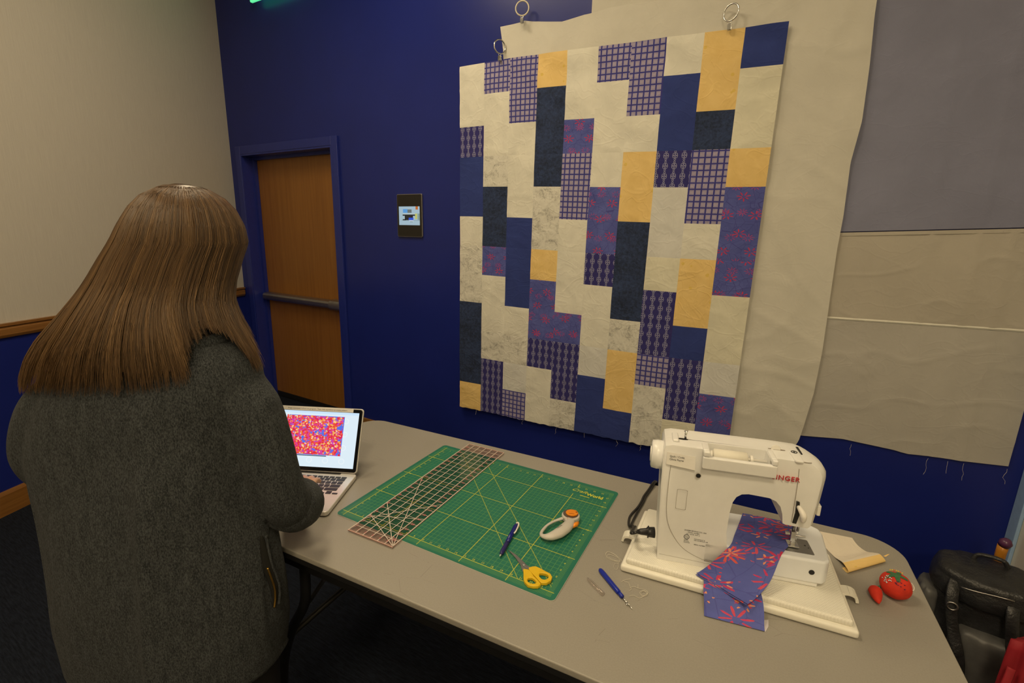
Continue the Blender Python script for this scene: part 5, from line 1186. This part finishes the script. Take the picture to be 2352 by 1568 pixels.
# beige dress hem, trousers, shoes
bm = NB(); loft(bm, [[csurf(max(z, 0.476), 2 * PI * k / 48, -0.045) + Vector((0, 0, min(0, z - 0.476))) for k in range(48)] for z in (0.50, 0.47, 0.44)]); obj('dress_hem', bm, plain('beige_knit', (0.46, 0.41, 0.33), 0.9, bump=0.3, bscale=150), per, smooth=True)
trm = plain('black_trousers', (0.010, 0.010, 0.012), 0.85)
bm = NB(); tube(bm, [(0.115, 0.0, 0.75), (0.125, 0.005, 0.48), (0.130, 0.0, 0.27), (0.130, -0.005, 0.06)], [0.092, 0.070, 0.060, 0.046], 18); tube(bm, [(-0.165, 0.0, 0.75), (-0.170, 0.01, 0.48), (-0.170, 0.0, 0.27), (-0.170, -0.005, 0.06)], [0.092, 0.070, 0.060, 0.046], 18); obj('trousers', bm, trm, per, smooth=True)
for x_ in (0.132, -0.172):
    rings = [[(x_ + w_ * math.cos(t), y_ + l_ * math.sin(t), z_) for t in (2 * PI * k / 24 for k in range(24))] for z_, w_, l_, y_ in ((0.002, 0.042, 0.125, 0.05), (0.02, 0.044, 0.128, 0.05), (0.045, 0.040, 0.115, 0.04), (0.07, 0.038, 0.070, 0.0), (0.10, 0.040, 0.046, -0.006))]
    bm = NB(); loft(bm, rings); obj('shoe', bm, M['black_plastic'], per, smooth=True)

# --- hair: a cap of hair plus combed strands
HC = [(1.606, 0.092, 0.012, 0.012, 0.025), (1.598, 0.090, 0.045, 0.045, 0.028), (1.580, 0.088, 0.076, 0.076, 0.030), (1.557, 0.085, 0.098, 0.094, 0.032), (1.523, 0.080, 0.117, 0.108, 0.032), (1.488, 0.072, 0.129, 0.114, 0.030), (1.452, 0.053, 0.135, 0.114, 0.024), (1.406, 0.032, 0.144, 0.110, 0.014), (1.369, 0.018, 0.157, 0.112, 0.004),
      (1.333, 0.010, 0.181, 0.116, -0.004), (1.284, 0.000, 0.220, 0.124, -0.008), (1.244, -0.006, 0.245, 0.130, -0.006), (1.200, -0.012, 0.262, 0.134, -0.004), (1.15, -0.014, 0.266, 0.136, -0.004)]
HCs = sorted(HC)
hcx, hhw, hhd, hcy = ([(r[0], r[i]) for r in HCs] for i in (1, 2, 3, 4))
TIP = [(-1.95, 1.30), (-1.60, 1.215), (-1.25, 1.195), (-0.75, 1.205), (-0.3, 1.212), (0.1, 1.218), (0.45, 1.222), (0.62, 1.235), (0.75, 1.300), (1.05, 1.330), (1.35, 1.305), (1.50, 1.240), (1.65, 1.235), (1.95, 1.33)]
def hp(phi, z, s_=1.0):
    return Vector((ints(z, hcx) + ints(z, hhw) * s_ * math.sin(phi), ints(z, hcy) - ints(z, hhd) * s_ * math.cos(phi), z))
hm = Mat('brown_hair', (0.085, 0.042, 0.014), 0.38)
at = hm.nt.nodes.new('ShaderNodeAttribute'); at.attribute_name = 'strand'; sa = NX(hm.nt, at.outputs['Fac'])
hm.base(hm.ramp(sa, [(0.0, (0.040, 0.021, 0.009)), (0.35, (0.085, 0.046, 0.020)), (0.7, (0.150, 0.084, 0.036)), (1.0, (0.27, 0.158, 0.070))]))
hm.b.inputs['Specular IOR Level'].default_value = 0.7
bm = NB(); rings = []
for z in (1.600, 1.590, 1.575, 1.55, 1.52, 1.48, 1.44, 1.40, 1.36, 1.33, 1.30, 1.27, 1.245):
    lo = 1.95; rings.append([hp(-lo + (2 * lo) * k / 60, max(z, ints(-lo + 2 * lo * k / 60, TIP) + 0.012), 0.925) for k in range(61)])
loft(bm, rings, cap=False, closed=False)
bm.faces.new(list(reversed(bm.verts[:61]))) if False else None
hs = obj('hair', bm, hm.m, per, smooth=True, solid=0.004)
at_ = hs.data.attributes.new('strand', 'FLOAT', 'POINT')
for i in range(len(hs.data.vertices)): at_.data[i].value = 0.22
def strands(n, seed):
    R = random.Random(seed); V = []; Fc = []; A = []
    cl = sorted(R.uniform(-1.95, 1.95) for _ in range(120))
    tone = [R.random() for _ in cl]
    for i in range(n):
        phi = R.uniform(-1.95, 1.95); ci = min(range(len(cl)), key=lambda k: abs(cl[k] - phi)); pc_ = cl[ci]
        z0 = 1.605 - 0.035 * R.random() ** 2; z1 = ints(phi, TIP) + R.uniform(-0.022, 0.034) + 0.05 * R.random() ** 4 - 0.012 * nz(pc_ * 3, 7)
        lift = 0.935 + 0.05 * R.random() + 0.015 * nz(pc_ * 5, 3); w0 = R.uniform(0.0005, 0.0010)
        wob = R.uniform(0, 6.28); amp = R.uniform(0.2, 1.0); part0 = phi * 0.5
        a_ = min(1, max(0, 0.48 + 0.42 * (tone[ci] - 0.5) + R.uniform(-0.25, 0.25)))
        N_ = 18; base = len(V); prev = None
        for k in range(N_ + 1):
            t = k / N_; z = z0 + (z1 - z0) * (0.12 * t + 0.88 * t ** 1.25)
            p_ = phi + (pc_ - phi) * 0.45 * t ** 1.5 + 0.03 * amp * math.sin(wob + 5 * t) * t + 0.05 * nz(pc_ * 4, t * 2.2, 5) * t
            s_ = lift + 0.034 * nz(pc_ * 3.5, t * 1.6, 2) * t + 0.02 * nz(phi * 14, t * 2, 6) * t
            c_ = hp(p_, z, s_)
            tang = (c_ - prev).normalized() if prev is not None else Vector((math.sin(phi), -math.cos(phi), -0.3)).normalized()
            out = Vector((math.sin(p_), -math.cos(p_), 0.15)).normalized(); side = tang.cross(out).normalized(); prev = c_
            w_ = w0 * (0.6 + 0.4 * min(1, t * 6)) * (1 - 0.75 * max(0, t - 0.75) / 0.25)
            for q in (side * w_, -side * w_ * 0.5 + out * w_ * 0.7, -side * w_ * 0.5 - out * w_ * 0.7): V.append(c_ + q); A.append(min(1, max(0, a_ + 0.18 * (t - 0.5))))
        for k in range(N_):
            for j in range(3):
                a, b = base + 3 * k + j, base + 3 * k + (j + 1) % 3; Fc.append((a, b, b + 3, a + 3))
    me = bpy.data.meshes.new('hair_strands'); me.from_pydata([tuple(v) for v in V], [], Fc); me.materials.append(hm.m)
    at2 = me.attributes.new('strand', 'FLOAT', 'POINT'); at2.data.foreach_set('value', A)
    for p in me.polygons: p.use_smooth = True
    o = bpy.data.objects.new('hair_strands', me); link(o, hs); o['kind'] = 'stuff'
strands(8500, 11)
flush_text()
